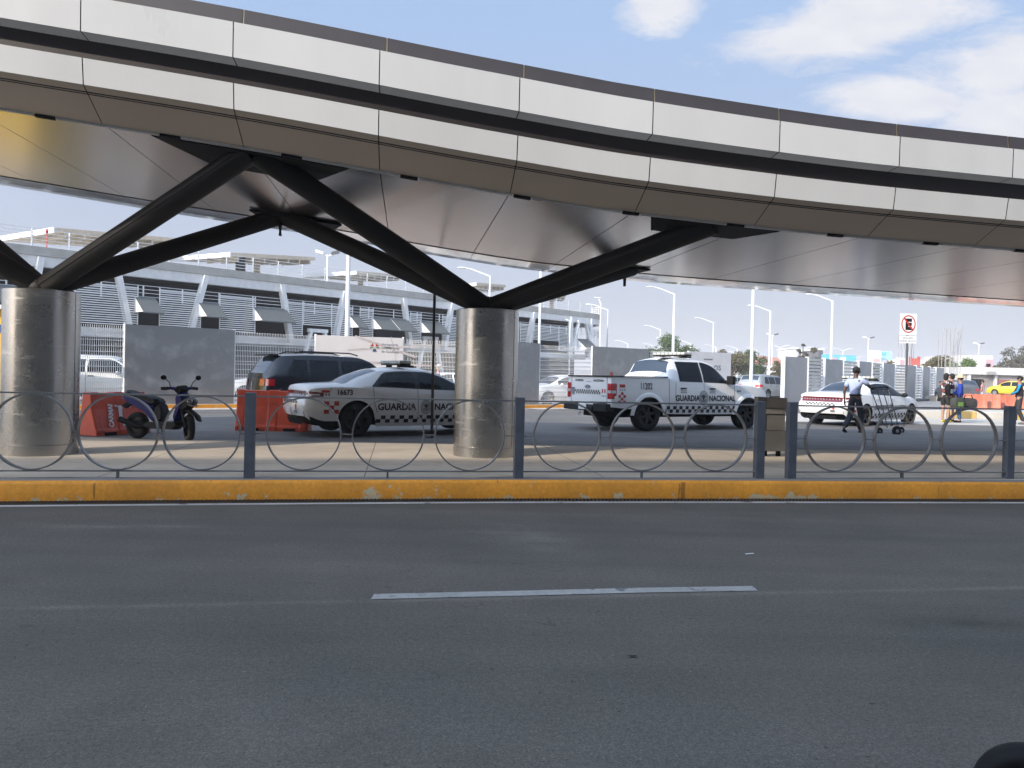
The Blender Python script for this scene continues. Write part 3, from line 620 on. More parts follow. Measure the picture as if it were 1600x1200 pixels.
# airport banner hung on the fence
a, c = F[493], F[630]; d = (c-a).normalized(); sv = Vector((d.y,-d.x,0)); BL = (c-a).length
ban = thing('banner', 'pale banner with airport name and coloured star emblem hung on the mesh fence', 'banner', (a.x, a.y, ZF))
q = [a+sv*0.05, c+sv*0.05, c+sv*0.062, a+sv*0.062]
b = MB(); b.hull_prism([p+Vector((0,0,1.25)) for p in q], [p+Vector((0,0,2.84)) for p in q]); b.build('cloth', mat('banner_cloth', (0.66,0.62,0.60), 0.7, 0, 0.04, 0.7), ban, world=True)
def bp(u, v, e=0.068): return a + d*u + sv*e + Vector((0,0,v))
b = MB()
for (u0,v0,u1,v1,w) in ((1.5,2.84,3.9,2.1,.05),(2.9,2.84,3.3,1.3,.07),(1.2,2.3,4.9,2.62,.035),(1.2,1.6,3.1,1.95,.03),(0.9,1.9,5.0,1.75,.03),(2.2,1.35,4.6,1.55,.03)):
    b.add([bp(u0,v0-w),bp(u1,v1-w),bp(u1,v1+w),bp(u0,v0+w)], [(0,1,2,3)])
b.build('stripes', mat('banner_stripe', (0.56,0.50,0.47), 0.7), ban, world=True)
cxl, czl = BL*0.665, 2.44
for col, ang, r0, r1, w in (((0.55,0.03,0.03),40,0.05,0.24,0.09),((0.55,0.03,0.03),140,0.05,0.24,0.09),((0.05,0.22,0.08),-5,0.03,0.26,0.05),((0.05,0.22,0.08),185,0.03,0.26,0.05),((0.02,0.06,0.16),-75,0.04,0.26,0.06),((0.02,0.06,0.16),-105,0.04,0.26,0.06)):
    an = R(ang); ca, sa = math.cos(an), math.sin(an); r0, r1, w = r0*0.75, r1*0.75, w*0.8; b = MB()
    b.add([bp(cxl+ca*r0, czl+sa*r0, .072), bp(cxl+ca*r1-sa*w, czl+sa*r1+ca*w, .072), bp(cxl+ca*r1*0.82, czl+sa*r1*0.82, .072), bp(cxl+ca*r1+sa*w, czl+sa*r1-ca*w, .072)], [(0,1,2,3)])
    b.build('emblem_ray', mat('ray%02d%02d' % (col[0]*99, col[1]*99), col, 0.6), ban, world=True)
for i, s in enumerate(('Aeropuerto', 'Internacional', 'de Guadalajara')):
    text_mesh(s, 0.135, M_GINK, lambda u, v: bp(BL*0.745+u, 2.52-0.14*i+v), 'lettering', ban, world=True, align='LEFT', bold=0.008)

# right hand hoarding beyond the gap
hp = [(1224,558,46.5),(1261,560,48),(1287,562,49.6),(1316,564.5,51.5),(1340,566.5,53.5),(1361,568,55),(1378,569,57),(1397,570,59),(1416,571.5,61),(1430,573,63),(1440,574,65),(1452,575,67),(1461,576,68.5),(1474,577,70)]
HP = [at_y(px, py, y) for px, py, y in hp]
hoard = thing('site_hoarding', 'site hoarding of alternating grey sheets and white slatted panels at right', 'fence', (HP[0].x, HP[0].y, ZF))
for i in range(len(HP)-1):
    a, c = Vector((HP[i].x, HP[i].y, 0)), Vector((HP[i+1].x, HP[i+1].y, 0)); zt = 2.9
    if i % 2 == 0: sheet_panel(a, c, ZF+0.05, zt, M_SHEETD, hoard)
    else:
        d = (c-a).normalized(); b = MB(); n = 13
        for k in range(n): z = ZF+0.2+k*(zt-ZF-0.3)/(n-1); b.bar(a+Vector((0,0,z)), c+Vector((0,0,z)), 0.03, 0.15)
        b.build('slatted_panel', mat('hoard_slat', (0.62,0.60,0.57), 0.6, 0, 0.06), hoard, world=True)
    b = MB(); b.box(a.x-0.09, a.x+0.09, a.y-0.09, a.y+0.09, ZF, zt+0.06); b.build('post', M_WHITE, hoard, world=True)
b = MB()
for i in range(len(HP)-1):
    a, c = Vector((HP[i].x, HP[i].y, 0)), Vector((HP[i+1].x, HP[i+1].y, 0)); d = (c-a).normalized(); sv = Vector((d.y,-d.x,0)); q = [a+sv*0.3, c+sv*0.3, c-sv*0.2, a-sv*0.2]
    b.hull_prism([p+Vector((0,0,ZF-0.02)) for p in q], [p+Vector((0,0,ZF+0.16)) for p in q])
b.build('footing', mat('hoard_foot', (0.13,0.125,0.12), 0.8), hoard, world=True)

# ---------------------------------------------------------------- parking garage
GA, GB = Vector((-36.0, 34.6, 0)), Vector((8.0, 83.3, 0)); gd = (GB-GA).normalized(); gn = Vector((gd.y, -gd.x, 0)); GL = (GB-GA).length   # gn points to the camera side
def gpx(px):   # arc length along the facade where a picture column meets it
    r_ = ray(px, 560); r_.z = 0; # solve CAM + r t = GA + gd s
    det = r_.x*(-gd.y) + gd.x*r_.y
    dx, dy = GA.x-CAM.x, GA.y-CAM.y
    t_ = (dx*(-gd.y) + gd.x*dy)/det; p = Vector((CAM.x+r_.x*t_, CAM.y+r_.y*t_, 0)); return (p-GA).dot(gd)
ARC_R = 5.0
def gp(s, o, z):   # o = outwards from the facade; the far end is rounded
    s0 = GL-0.0
    if s <= s0: return GA + gd*s + gn*o + Vector((0,0,z))
    an = (s-s0)/ARC_R; cen = GA+gd*s0 - gn*ARC_R
    dd = gn*math.cos(an) + gd*math.sin(an); return cen + dd*(ARC_R+o if o > -3 else 1.5/(1-(o+3)*0.1)) + (gn*(o+3.5) if o < -3 else Vector((0,0,0))) + Vector((0,0,z))
gar = thing('parking_garage', 'white open parking garage with slatted screens behind the mesh fence', 'parking garage', (GA.x, GA.y, ZF))
GX = lin(0, GL, 24) + [GL + ARC_R*a_ for a_ in lin(0.12, 2.6, 14)]
def gband(name, prof, m): 
    b = MB(); b.grid(lambda s, v: gp(s, *prof[v]), GX if min(q[0] for q in prof) > -3 else GX[:24], range(len(prof))); return b.build(name, m, gar, world=True)
gband('parapet', [(-0.25,7.9),(-0.25,8.05),(0.12,8.05),(0.12,7.55),(-0.15,7.55)], M_GARC)
gband('edge_beam', [(-0.1,7.56),(0.05,7.54),(-0.02,6.95),(-0.3,6.93)], M_GARW)
gband('upper_slab', [(-0.3,6.94),(-2.5,7.0),(-20,7.3)], mat('slab_under_shade', (0.06,0.052,0.047), 0.8))  # underside darkened in its colour for the shade below the slab
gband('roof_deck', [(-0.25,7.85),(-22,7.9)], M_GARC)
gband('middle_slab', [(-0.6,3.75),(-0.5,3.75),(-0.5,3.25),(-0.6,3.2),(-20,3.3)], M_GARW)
gband('middle_deck', [(-0.6,3.76),(-20,3.8)], M_GARSHADE)  # deck floor coloured with the same painted shade
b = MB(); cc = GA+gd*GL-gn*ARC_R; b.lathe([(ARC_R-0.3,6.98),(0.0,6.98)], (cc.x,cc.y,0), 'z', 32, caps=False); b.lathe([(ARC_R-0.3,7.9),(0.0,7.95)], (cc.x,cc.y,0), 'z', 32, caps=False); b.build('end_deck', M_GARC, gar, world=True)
gband('back_wall', [(-7,0.1),(-7,8)], M_GARSHADE)  # added partway in, near-black so the deck openings read as shaded
gband('end_shade_wall', [(-2.6,0.1),(-2.6,7.9)], M_GARSHADE)  # added dark core, painted shade inside the rounded end
gband('low_wall', [(-0.4,0.1),(-0.4,0.9),(-0.6,0.9)], mat('low_wall', (0.42,0.36,0.34), 0.7))
for i in range(9):
    b = MB(); p = gp(3+i*7.2, -7.0, 0); b.box(p.x-0.3,p.x+0.3,p.y-0.3,p.y+0.3,0.1,7.2); b.build('inner_column', mat('inner_col', (0.3,0.29,0.28), 0.7), gar, world=True)
def slat_screen(px0, px1, z0=3.95, z1=6.35, o=0.35, step=0.135):
    s0, s1 = gpx(px0), gpx(px1); b = MB(); n = int((z1-z0)/step)
    for k in range(n+1):
        z = z0+k*step
        if s1 <= GL: b.bar(gp(s0,o,z), gp(s1,o,z), 0.015, 0.06)
        else: b.path([gp(s, o, z) for s in [s0]+[x for x in GX if s0 < x < s1]+[s1]], 0.028, 4)
    for s in lin(s0+0.02, s1-0.02, max(2, int((s1-s0)/2.4)+1)): b.bar(gp(s,o-0.04,z0-0.03), gp(s,o-0.04,z1+0.03), 0.05, 0.05)
    return b.build('slat_screen', M_SLAT, gar, world=True)
for a_, c_, z0 in ((-200,-120,3.95),(-90,-20,3.95),(112,211,3.95),(244,309,3.95),(338,394,3.95),(444,468,3.95),(469,513,4.75),(513,546,3.95),(557,578,3.95),(636,653,3.95),(686,750,3.95),(770,806,3.95),(808,828,3.95),(829,868,4.9),(869,898,3.95)): slat_screen(a_, c_, z0)
b_ = slat_screen(922, 938)
def awning(px0, px1, zt=5.75, zb=4.75):
    s0, s1 = gpx(px0), gpx(px1); n = max(1, round((s1-s0)/2.2)); 
    for k in range(n):
        u, w_ = s0+(s1-s0)*k/n+0.05, s0+(s1-s0)*(k+1)/n-0.05
        b = MB(); q = [gp(u,0.2,zt),gp(w_,0.2,zt),gp(w_,1.5,zb),gp(u,1.5,zb)]; b.hull_prism([p-Vector((0,0,0.08)) for p in q], q); b.build('awning', M_AWN, gar, world=True)
        b = MB(); b.add([gp(u-0.02,0.2,zt), gp(u-0.02,1.5,zb), gp(u-0.02,0.2,zb)], [(0,1,2)]); b.build('awning_cheek', M_SLAT, gar, world=True)
for a_, c_ in ((-20,30),(205,240),(304,338),(390,444),(540,557),(576,634),(652,684),(752,770)): awning(a_, c_)
awning(898, 918, 5.3, 4.2)
# deck guard rails
def guard(s0, s1, z0, o, n_h, name, hgt=1.0, stp=2.0, double=False, m=M_SLAT, w=0.035):
    b = MB(); n = max(1, int((s1-s0)/stp))
    for i in range(n+1):
        s = s0+(s1-s0)*i/n; b.bar(gp(s,o,z0), gp(s,o,z0+hgt), 0.07, 0.07)
    ss = [s0]+[x for x in GX if s0 < x < s1]+[s1]
    for k in range(n_h):
        z = z0+hgt*(k+1)/n_h
        for i in range(len(ss)-1): b.bar(gp(ss[i],o,z), gp(ss[i+1],o,z), w, w)
    return b.build(name, m, gar, world=True)
guard(0, GL+6, 8.05, -0.05, 5, 'roof_guard_rail', 1.0, 1.9)
guard(0, GL+6, 5.55, -0.1, 4, 'deck_guard_rail', 0.9, 2.4)
# slanted facade columns
for px, lean in ((-60,0.5),(60,-0.5),(178,0.75),(318,-0.9),(436,0.7),(535,-0.7),(627,0.7),(703,-0.7),(770,0.7),(831,-0.8),(889,0.0),(921,-0.5)):
    s = gpx(px); b = MB(); b.bar(gp(s,0.1,7.45), gp(s+lean*1.2,0.12,3.4), 0.32, 0.45, up=gn); b.build('slanted_column', M_GARW, gar, world=True)
for px in (492,668,905):   # V supports of the lower level
    s = gpx(px); zt = 4.35 if px != 905 else 7.0; zb = 1.0 if px != 905 else 4.4
    b = MB(); b.bar(gp(s-0.55,0.3,zt), gp(s-1.5,0.3,zb), 0.2, 0.28, up=gn); b.bar(gp(s+0.55,0.3,zt), gp(s+1.5,0.3,zb), 0.2, 0.28, up=gn); b.bar(gp(s-0.8,0.3,zt), gp(s+0.8,0.3,zt), 0.25, 0.3, up=gn); b.build('v_support', M_GARW, gar, world=True)
b = MB()
for px in (20,60,95,150,205,235,270,330,372,410,470,520,590,640,690): 
    s = gpx(px); p = gp(s+2, -3.2, 6.98); b.box(p.x-0.35,p.x+0.35,p.y-0.05,p.y+0.05,p.z-0.05,p.z)
b.build('deck_lamps', mat('deck_lamp', (0.7,0.7,0.68), 0.4), gar, world=True)
# shade roofs on the top deck
def shade(A, B, Cc, thick=0.32, posts=True, label=''):
    A, B, Cc = [at_y(*p) for p in (A, B, Cc)]; D = A + Cc - B; up = Vector((0,0,thick))
    t = thing('rooftop_pavilion', label, 'pavilion', (B.x, B.y, 7.9), 0, 'shade roofs on the garage top deck')
    b = MB(); b.hull_prism([B, Cc, D, A], [B+up, Cc+up, D+up, A+up]); b.build('roof_plate', M_BEIGE, t, world=True)
    e = (B-A).normalized(); b = MB(); o = Vector((e.y, -e.x, 0)).normalized()*0.05
    if o.y > 0: o = -o
    b.bar(A+up*0.5+o, B+up*0.5+o, 0.1, thick*1.15); b.build('white_edge', M_WHITE, t, world=True)
    d2 = (Cc-B); b = MB(); n = 7
    for i in range(n):
        p = B + d2*((i+0.5)/n); q = p + (A-B)*0.5; b.bar(p-Vector((0,0,0.18)), q-Vector((0,0,0.18)), 0.14, 0.34)
    b.build('beams', mat('beam_beige', (0.58,0.52,0.43), 0.6), t, world=True)
    b = MB(); m1 = B + d2*0.5 + (A-B)*0.35; b.bar(Vector((m1.x,m1.y,7.8)), m1, 0.5, 0.5); b.build('support', M_BEIGE, t, world=True)
shade((0,377,58),(86,363,54),(272,378,66), label='beige shade roof nearest the left column on the garage top deck')
shade((268,408,66),(361,401,62),(492,407,76), label='beige shade roof over the dark doorway on the garage top deck')
shade((465,434,80),(558,429,75),(628,434,88), label='beige shade roof behind the white mast on the garage top deck')
shade((690,455,98),(745,446,92),(790,449,104), label='beige shade roof behind the middle column on the garage top deck')
shade((835,468,98),(846,463,95),(884,465,106), label='small beige shade roof at the rounded garage end')
b = MB(); p = at_y(375,407,64); b.box(p.x-0.35,p.x+0.35,p.y,p.y+0.3,7.9,10.4); b.build('doorway', M_GARSHADE, gar, world=True)
# red aviation marker on the deck
p = at_y(73, 384, 46); t = thing('deck_marker', 'thin red marker mast on the garage deck above the left column', 'marker', (p.x,p.y,8.0)); b = MB(); b.bar((0,0,0),(0,0,1.0),0.05,0.05); b.build('pole', M_RED, t); b = MB(); b.ball((0,0,1.1),0.08,0.08,0.16); b.build('lamp_head', M_RED, t)
# ---------------------------------------------------------------- terminal building behind the camera (casts the shade on the near road)
TER_H = 35.0
ta = R(9.7)
ter = thing('terminal_building', 'long pale airport terminal across the road, behind the viewer', 'building', (0, -25, 0), ta)
b = MB(); b.box(-70,60,-14,0,0,TER_H); b.build('wall', mat('terminal_wall', (0.66,0.58,0.48), 0.7), ter)
for k in range(26):
    b = MB(); x0 = -68+k*5; b.box(x0,x0+3.6,0.01,0.06,0.6,TER_H*0.42); b.box(x0,x0+3.6,0.01,0.06,TER_H*0.5,TER_H*0.88); b.build('window_bay', M_GLASS, ter)
b = MB(); b.box(-70.2,60.2,-14.2,0.3,TER_H+0.002,TER_H+0.3); b.build('cornice', M_UNDER, ter)

# ---------------------------------------------------------------- vehicles
class Car:
    def __init__(s, L_, top, belt, wb, wr, sill, axles, wr_r, tyre_w=0.24, rear=None, front=None, crown=0.05, bulge=0.05, cabin=(0,0), valley=None, arch=1.14, rbow=0.09):
        s.L = L_; s.top = pchip(top); s.belt = pchip(belt); s.wb = pchip(wb); s.wr = pchip(wr); s.sill = pchip(sill) if isinstance(sill, list) else (lambda x: sill)
        s.ax = axles; s.r = wr_r; s.tw = tyre_w; s.rear = pchip(rear) if rear else (lambda z: 0); s.front = pchip(front) if front else (lambda z: 0)
        s.crown = crown; s.bulge = bulge; s.valley = valley; s.ar = wr_r*arch; s.rbow = rbow; s.zs = sill if not isinstance(sill, list) else 0.3
    def ex(s, x, z):
        o = 0
        if x < 0.6: o += s.rear(z)*(1-x/0.6)**2
        if x > s.L-0.6: o += s.front(z)*(1-(s.L-x)/0.6)**2
        return o
    def ze(s, x):
        zt, zb = s.top(x), s.belt(x); c = min(s.crown, max(0.004, (zt-zb)*0.4)); return max(zb+0.001, zt-c)
    def side(s, x, z, e=0.0, sg=-1):
        zb = s.belt(x); w = s.wb(x)
        if z <= zb:
            t = max(0, (z-0.2)/(zb-0.2)); y = w + s.bulge*math.sin(PI*min(1, t)) - 0.06*(1-t)**4
        else:
            u = min(1, (z-zb)/max(0.01, s.ze(x)-zb)); y = w + (s.wr(x)-w)*u + 0.02*math.sin(PI*u)*min(1, (s.ze(x)-zb)*3)
        return Vector((x+s.ex(x, z), sg*(y+e), z))
    def topf(s, x, v, e=0.0, sg=-1):
        ze, zt = s.ze(x), s.top(x); y = s.wr(x)*(1-v); z = ze + (zt-ze)*(1-(1-v)**2)
        return Vector((x+s.ex(x, ze), sg*y, z+e))
    def rearf(s, y, z, e=0.0, x0=0.0):
        w0 = abs(s.side(x0, z).y); return Vector((x0+s.ex(x0, z) - s.rbow*(w0*w0-y*y)/(w0*w0) - e, y, z))
    def stations(s):
        xs = set(round(x, 4) for x in lin(0, s.L, 60)) | {0.03, 0.08, s.L-0.03, s.L-0.08}
        for a in s.ax:
            for k in range(19): xs.add(round(a - s.ar*math.cos(PI*k/18), 4))
        xs = sorted(x for x in xs if 0 <= x <= s.L); out = [xs[0]]
        for x in xs[1:]:
            if x-out[-1] > 0.012: out.append(x)
        return out
    def zlow(s, x):
        z = s.sill(x)
        for a in s.ax:
            d = abs(x-a)
            if d < s.ar: z = max(z, s.r + math.sqrt(max(0, s.ar**2-d*d)))
        return z
    def body(s, m, parent, name='body'):
        st = s.stations(); NL, NU, NT = 8, 5, 5; cols = []
        for x in st:
            zl, zb, ze = s.zlow(x), s.belt(x), s.ze(x); zl = min(zl, zb-0.02)
            pts = [s.side(x, zl+(zb-zl)*i/NL) for i in range(NL+1)] + [s.side(x, zb+(ze-zb)*i/NU) for i in range(1, NU+1)] + [s.topf(x, i/NT) for i in range(1, NT+1)]
            if s.valley and s.valley[0] < x < s.valley[1]:
                for i in range(2, NT+1): pts[NL+NU+i].z -= s.valley[2]
            cols.append(pts)
        b = MB(); n = len(cols[0])
        vs = []
        for pts in cols: vs += pts + [Vector((p.x, -p.y, p.z)) for p in reversed(pts[:-1])]
        m2 = 2*n-1; fs = [(i*m2+j, (i+1)*m2+j, (i+1)*m2+j+1, i*m2+j+1) for i in range(len(cols)-1) for j in range(m2-1)]
        b.add(vs, fs)
        for pts, sg in ((cols[0], -1), (cols[-1], 1)):
            w0 = abs(pts[0].y) if abs(pts[0].y) > 0.1 else 0.8; w0 = max(abs(p.y) for p in pts)
            K = 10
            def cf(i, k): 
                p = pts[i]; y = p.y*(1-2*k/K); return Vector((p.x + sg*s.rbow*(p.y*p.y-y*y)/(w0*w0), y, p.z))
            b.grid(cf, range(n), range(K+1))
        return b.build(name, m, parent, smooth=35)
    def quad_side(s, x0, x1, lo, hi, e, m, name, parent, nx=14, nz=4, both=True):
        o = None
        for sg in ((-1, 1) if both else (-1,)):
            b = MB(); f0 = lo if callable(lo) else (lambda x: lo); f1 = hi if callable(hi) else (lambda x: hi)
            b.grid(lambda x, t: s.side(x, f0(x)+(f1(x)-f0(x))*t, e, sg), lin(x0, x1, nx), lin(0, 1, nz)); o = b.build(name, m, parent, fixn=True)
        return o
    def quad_top(s, x0, x1, v0, e, m, name, parent, nx=10, inset=0.0):
        b = MB(); b.grid(lambda x, v: s.topf(x, v, e, -1) if v <= 1 else s.topf(x, 2-v, e, 1), lin(x0, x1, nx), lin(v0, 2-v0, 13)); return b.build(name, m, parent, smooth=50)
    def text(s, t, x, z, size, m=None, sx=1.0, name='lettering', parent=None, bold=0.03, align='LEFT'):
        return text_mesh(t, size, m or M_INK, lambda u, v: s.side(x+u, z+v, 0.007), name, parent, bold, align, sx)
    def rtext(s, t, y, z, size, m=None, sx=1.0, parent=None, x0=0.0):
        return text_mesh(t, size, m or M_INK, lambda u, v: s.rearf(y-u, z+v, 0.008, x0), 'rear_lettering', parent, 0.02, 'CENTER', sx)
    def checks_side(s, x0, x1, z0, z1, n, rows, m, name, parent, ph=0):
        b = MB(); dx = (x1-x0)/n; dz = (z1-z0)/rows
        for r_ in range(rows):
            for i in range(n):
                if (i+r_+ph) % 2 == 0: b.grid(lambda x, z: s.side(x, z, 0.006), (x0+i*dx, x0+(i+.5)*dx, x0+(i+1)*dx), (z0+r_*dz, z0+(r_+1)*dz))
        return b.build(name, m, parent, fixn=True)
    def checks_rear(s, y0, y1, z0, z1, n, rows, m, name, parent, ph=0):
        b = MB(); dy = (y1-y0)/n; dz = (z1-z0)/rows
        for r_ in range(rows):
            for i in range(n):
                if (i+r_+ph) % 2 == 0: b.grid(lambda y, z: s.rearf(y, z, 0.007), (y0+i*dy, y0+(i+1)*dy), (z0+r_*dz, z0+(r_+1)*dz))
        return b.build(name, m, parent, fixn=True)
    def patch_rear(s, y0, y1, z0, z1, m, name, parent, e=0.012):
        b = MB(); b.grid(lambda y, z: s.rearf(y, z, e), lin(y0, y1, 6), lin(z0, z1, 3)); return b.build(name, m, parent)
    def seam(s, pts, parent, m=None):
        b = MB()
        for i in range(len(pts)-1):
            (xa, za), (xb, zb) = pts[i], pts[i+1]; n = max(2, int(abs(zb-za)/0.06)+2)
            if abs(zb-za) > abs(xb-xa): b.grid(lambda t, w: s.side(xa+(xb-xa)*t+w, za+(zb-za)*t, 0.0045), lin(0,1,n), (-0.006, 0.006))
            else: b.grid(lambda t, w: s.side(xa+(xb-xa)*t, za+(zb-za)*t+w, 0.0045), lin(0,1,max(n, int(abs(xb-xa)/0.1)+2)), (-0.005, 0.005))
        return b.build('panel_gap', m or M_INK, parent)
    def wheels(s, parent, tyre=M_TYRE, rim=M_RIM, hub=0.66, spokes=5, track=None):
        proto = None
        for a in s.ax:
            for sg in (-1, 1):
                w = track or (abs(s.side(a, s.r+s.ar*0.9).y) - s.tw/2 - 0.015)
                b = MB(); r_, h = s.r, s.tw/2
                b.lathe([(r_*hub,-h*0.8),(r_*0.86,-h),(r_*0.965,-h*0.86),(r_,-h*0.55),(r_,h*0.55),(r_*0.965,h*0.86),(r_*0.86,h),(r_*hub,h*0.8)], axis='y', n=36, caps=False)
                t = b.build('wheel', tyre, parent, smooth=50); t.location = (a, sg*w, r_)
                b = MB(); R0 = r_*hub
                b.lathe([(R0*1.02,-h*0.82),(R0*0.97,-h*0.80),(R0*0.90,-h*0.45),(R0*0.88,h*0.45),(R0*0.97,h*0.80),(R0*1.02,h*0.82)], axis='y', n=30, caps=False)
                b.lathe([(0.02,h*0.05),(R0*0.9,h*0.05),(R0*0.9,-h*0.05),(0.02,-h*0.05)], axis='y', n=20)
                for sd2 in (-1, 1):
                    b.lathe([(R0*0.24, sd2*h*0.1),(R0*0.22, sd2*h*0.72),(0.01, sd2*h*0.75)], axis='y', n=14)
                    for k in range(spokes):
                        an = 2*PI*k/spokes+0.3; b.bar((R0*0.15*math.cos(an), sd2*h*0.60, R0*0.15*math.sin(an)), (R0*0.95*math.cos(an), sd2*h*0.66, R0*0.95*math.sin(an)), R0*0.30, h*0.25, up=(0,1,0))
                q = b.build('rim', rim, t, smooth=40)
    def under(s, parent, x0=0.25, x1=None, z0=0.22, z1=0.8, hw=0.66):
        x1 = x1 or s.L-0.25; b = MB(); b.box(x0, x1, -hw, hw, z0, z1)
        return b.build('underbody', M_BLACK, parent)
def emblem(car, x, z, r_, parent, sz=1.0):
    b = MB(); n = 36
    for r0, r1 in ((r_*0.94, r_), (r_*0.70, r_*0.75)):
        b.grid(lambda k, q: car.side(x+(r0, r1)[q]*math.cos(2*PI*k/n)*0.86, z+(r0, r1)[q]*math.sin(2*PI*k/n), 0.009), range(n+1), (0, 1))
    b.build('emblem_ring', M_INK, parent)
    b = MB(); b.grid(lambda k, q: car.side(x+(0.0, r_*0.94)[q]*math.cos(2*PI*k/n)*0.86, z+(0.0, r_*0.94)[q]*math.sin(2*PI*k/n), 0.0075), range(n+1), (0, 1)); b.build('emblem_field', mat('emblem_field', (0.50,0.50,0.49), 0.4), parent)
    P = lambda u, v: car.side(x+u*r_, z+v*r_, 0.011)
    b = MB()   # eagle with open wings above a wreath
    for sg in (-1, 1):
        for k in range(4):
            a_ = R(20+k*20); b.add([P(0,-0.15), P(sg*0.55*math.cos(a_), 0.05+0.5*math.sin(a_)), P(sg*0.42*math.cos(a_+0.22), -0.02+0.45*math.sin(a_+0.22))], [(0,1,2)])
        b.grid(lambda k, q: P(sg*(0.38, 0.48)[q]*math.sin(R(k*12)), -(0.38, 0.48)[q]*math.cos(R(k*12))-0.02), range(7), (0,1))
    b.add([P(-0.12,-0.3), P(0.12,-0.3), P(0.1,0.28), P(-0.02,0.4), P(-0.1,0.25)], [(0,1,2,3,4)]); b.build('emblem_eagle', M_INK, parent)
def lightbar(parent, x, z, w=1.15, m=None):
    t = MB(); t.box(x-0.13, x+0.13, -w/2, w/2, z, z+0.035); lb = t.build('light_bar', M_PLAS, parent); bevel(lb, 0.01)
    n = 8
    for k in range(n):
        y0 = -w/2+w*k/n+0.012; b = MB(); b.box(x-0.14, x+0.14, y0, y0+w/n-0.02, z+0.036, z+0.105); o = b.build('lens', mat('bar_lens', (0.55,0.55,0.50), 0.12, 0.1, coat=0.8), lb); bevel(o, 0.012)
    b = MB(); b.box(x-0.06,x+0.06,-0.42,-0.34,z-0.05,z-0.002); b.box(x-0.06,x+0.06,0.34,0.42,z-0.05,z-0.002); b.box(x-0.16,x+0.2,-0.56,-0.46,z-0.05,z-0.003); b.build('bar_foot', M_PLAS, lb)
def mirror(parent, car, x, z, m, w=0.16):
    for sg in (-1, 1):
        p = car.side(x, z, 0.0, sg); b = MB(); b.ball((p.x+0.02, p.y+sg*0.12, p.z+0.03), 0.06, 0.11, 0.075, 12, 8); b.bar(p, (p.x+0.02, p.y+sg*0.1, p.z+0.01), 0.06, 0.05); b.build('side_mirror', m, parent, smooth=50)

def sedan_geom():
    return Car(5.04, top=[(0,1.00),(0.06,1.07),(0.35,1.105),(0.78,1.13),(1.2,1.30),(1.65,1.435),(2.2,1.485),(2.7,1.475),(3.05,1.40),(3.45,1.23),(3.88,1.06),(4.4,0.985),(4.8,0.86),(4.98,0.74),(5.04,0.66)],
        belt=[(0,0.93),(0.1,0.99),(0.7,1.03),(1.5,1.02),(2.5,0.985),(3.6,0.955),(4.3,0.90),(4.8,0.78),(5.04,0.60)],
        wb=[(0,0.70),(0.04,0.77),(0.15,0.835),(0.5,0.875),(1.1,0.895),(2.5,0.885),(3.9,0.875),(4.5,0.83),(4.85,0.72),(5.04,0.52)],
        wr=[(0,0.60),(0.2,0.72),(0.7,0.75),(1.0,0.66),(1.6,0.60),(2.3,0.60),(3.0,0.63),(3.5,0.70),(3.95,0.76),(4.5,0.72),(5.04,0.42)],
        sill=[(0,0.42),(0.12,0.30),(0.4,0.22),(1.0,0.22),(4.3,0.20),(4.8,0.22),(5.04,0.30)], axles=(1.06,4.11), wr_r=0.355,
        rear=[(0.2,0.10),(0.42,0.0),(0.62,-0.05),(0.78,-0.02),(0.84,0.05),(0.98,0.03),(1.08,-0.02)], front=[(0.2,-0.05),(0.5,0.04),(0.7,-0.02)], crown=0.055)
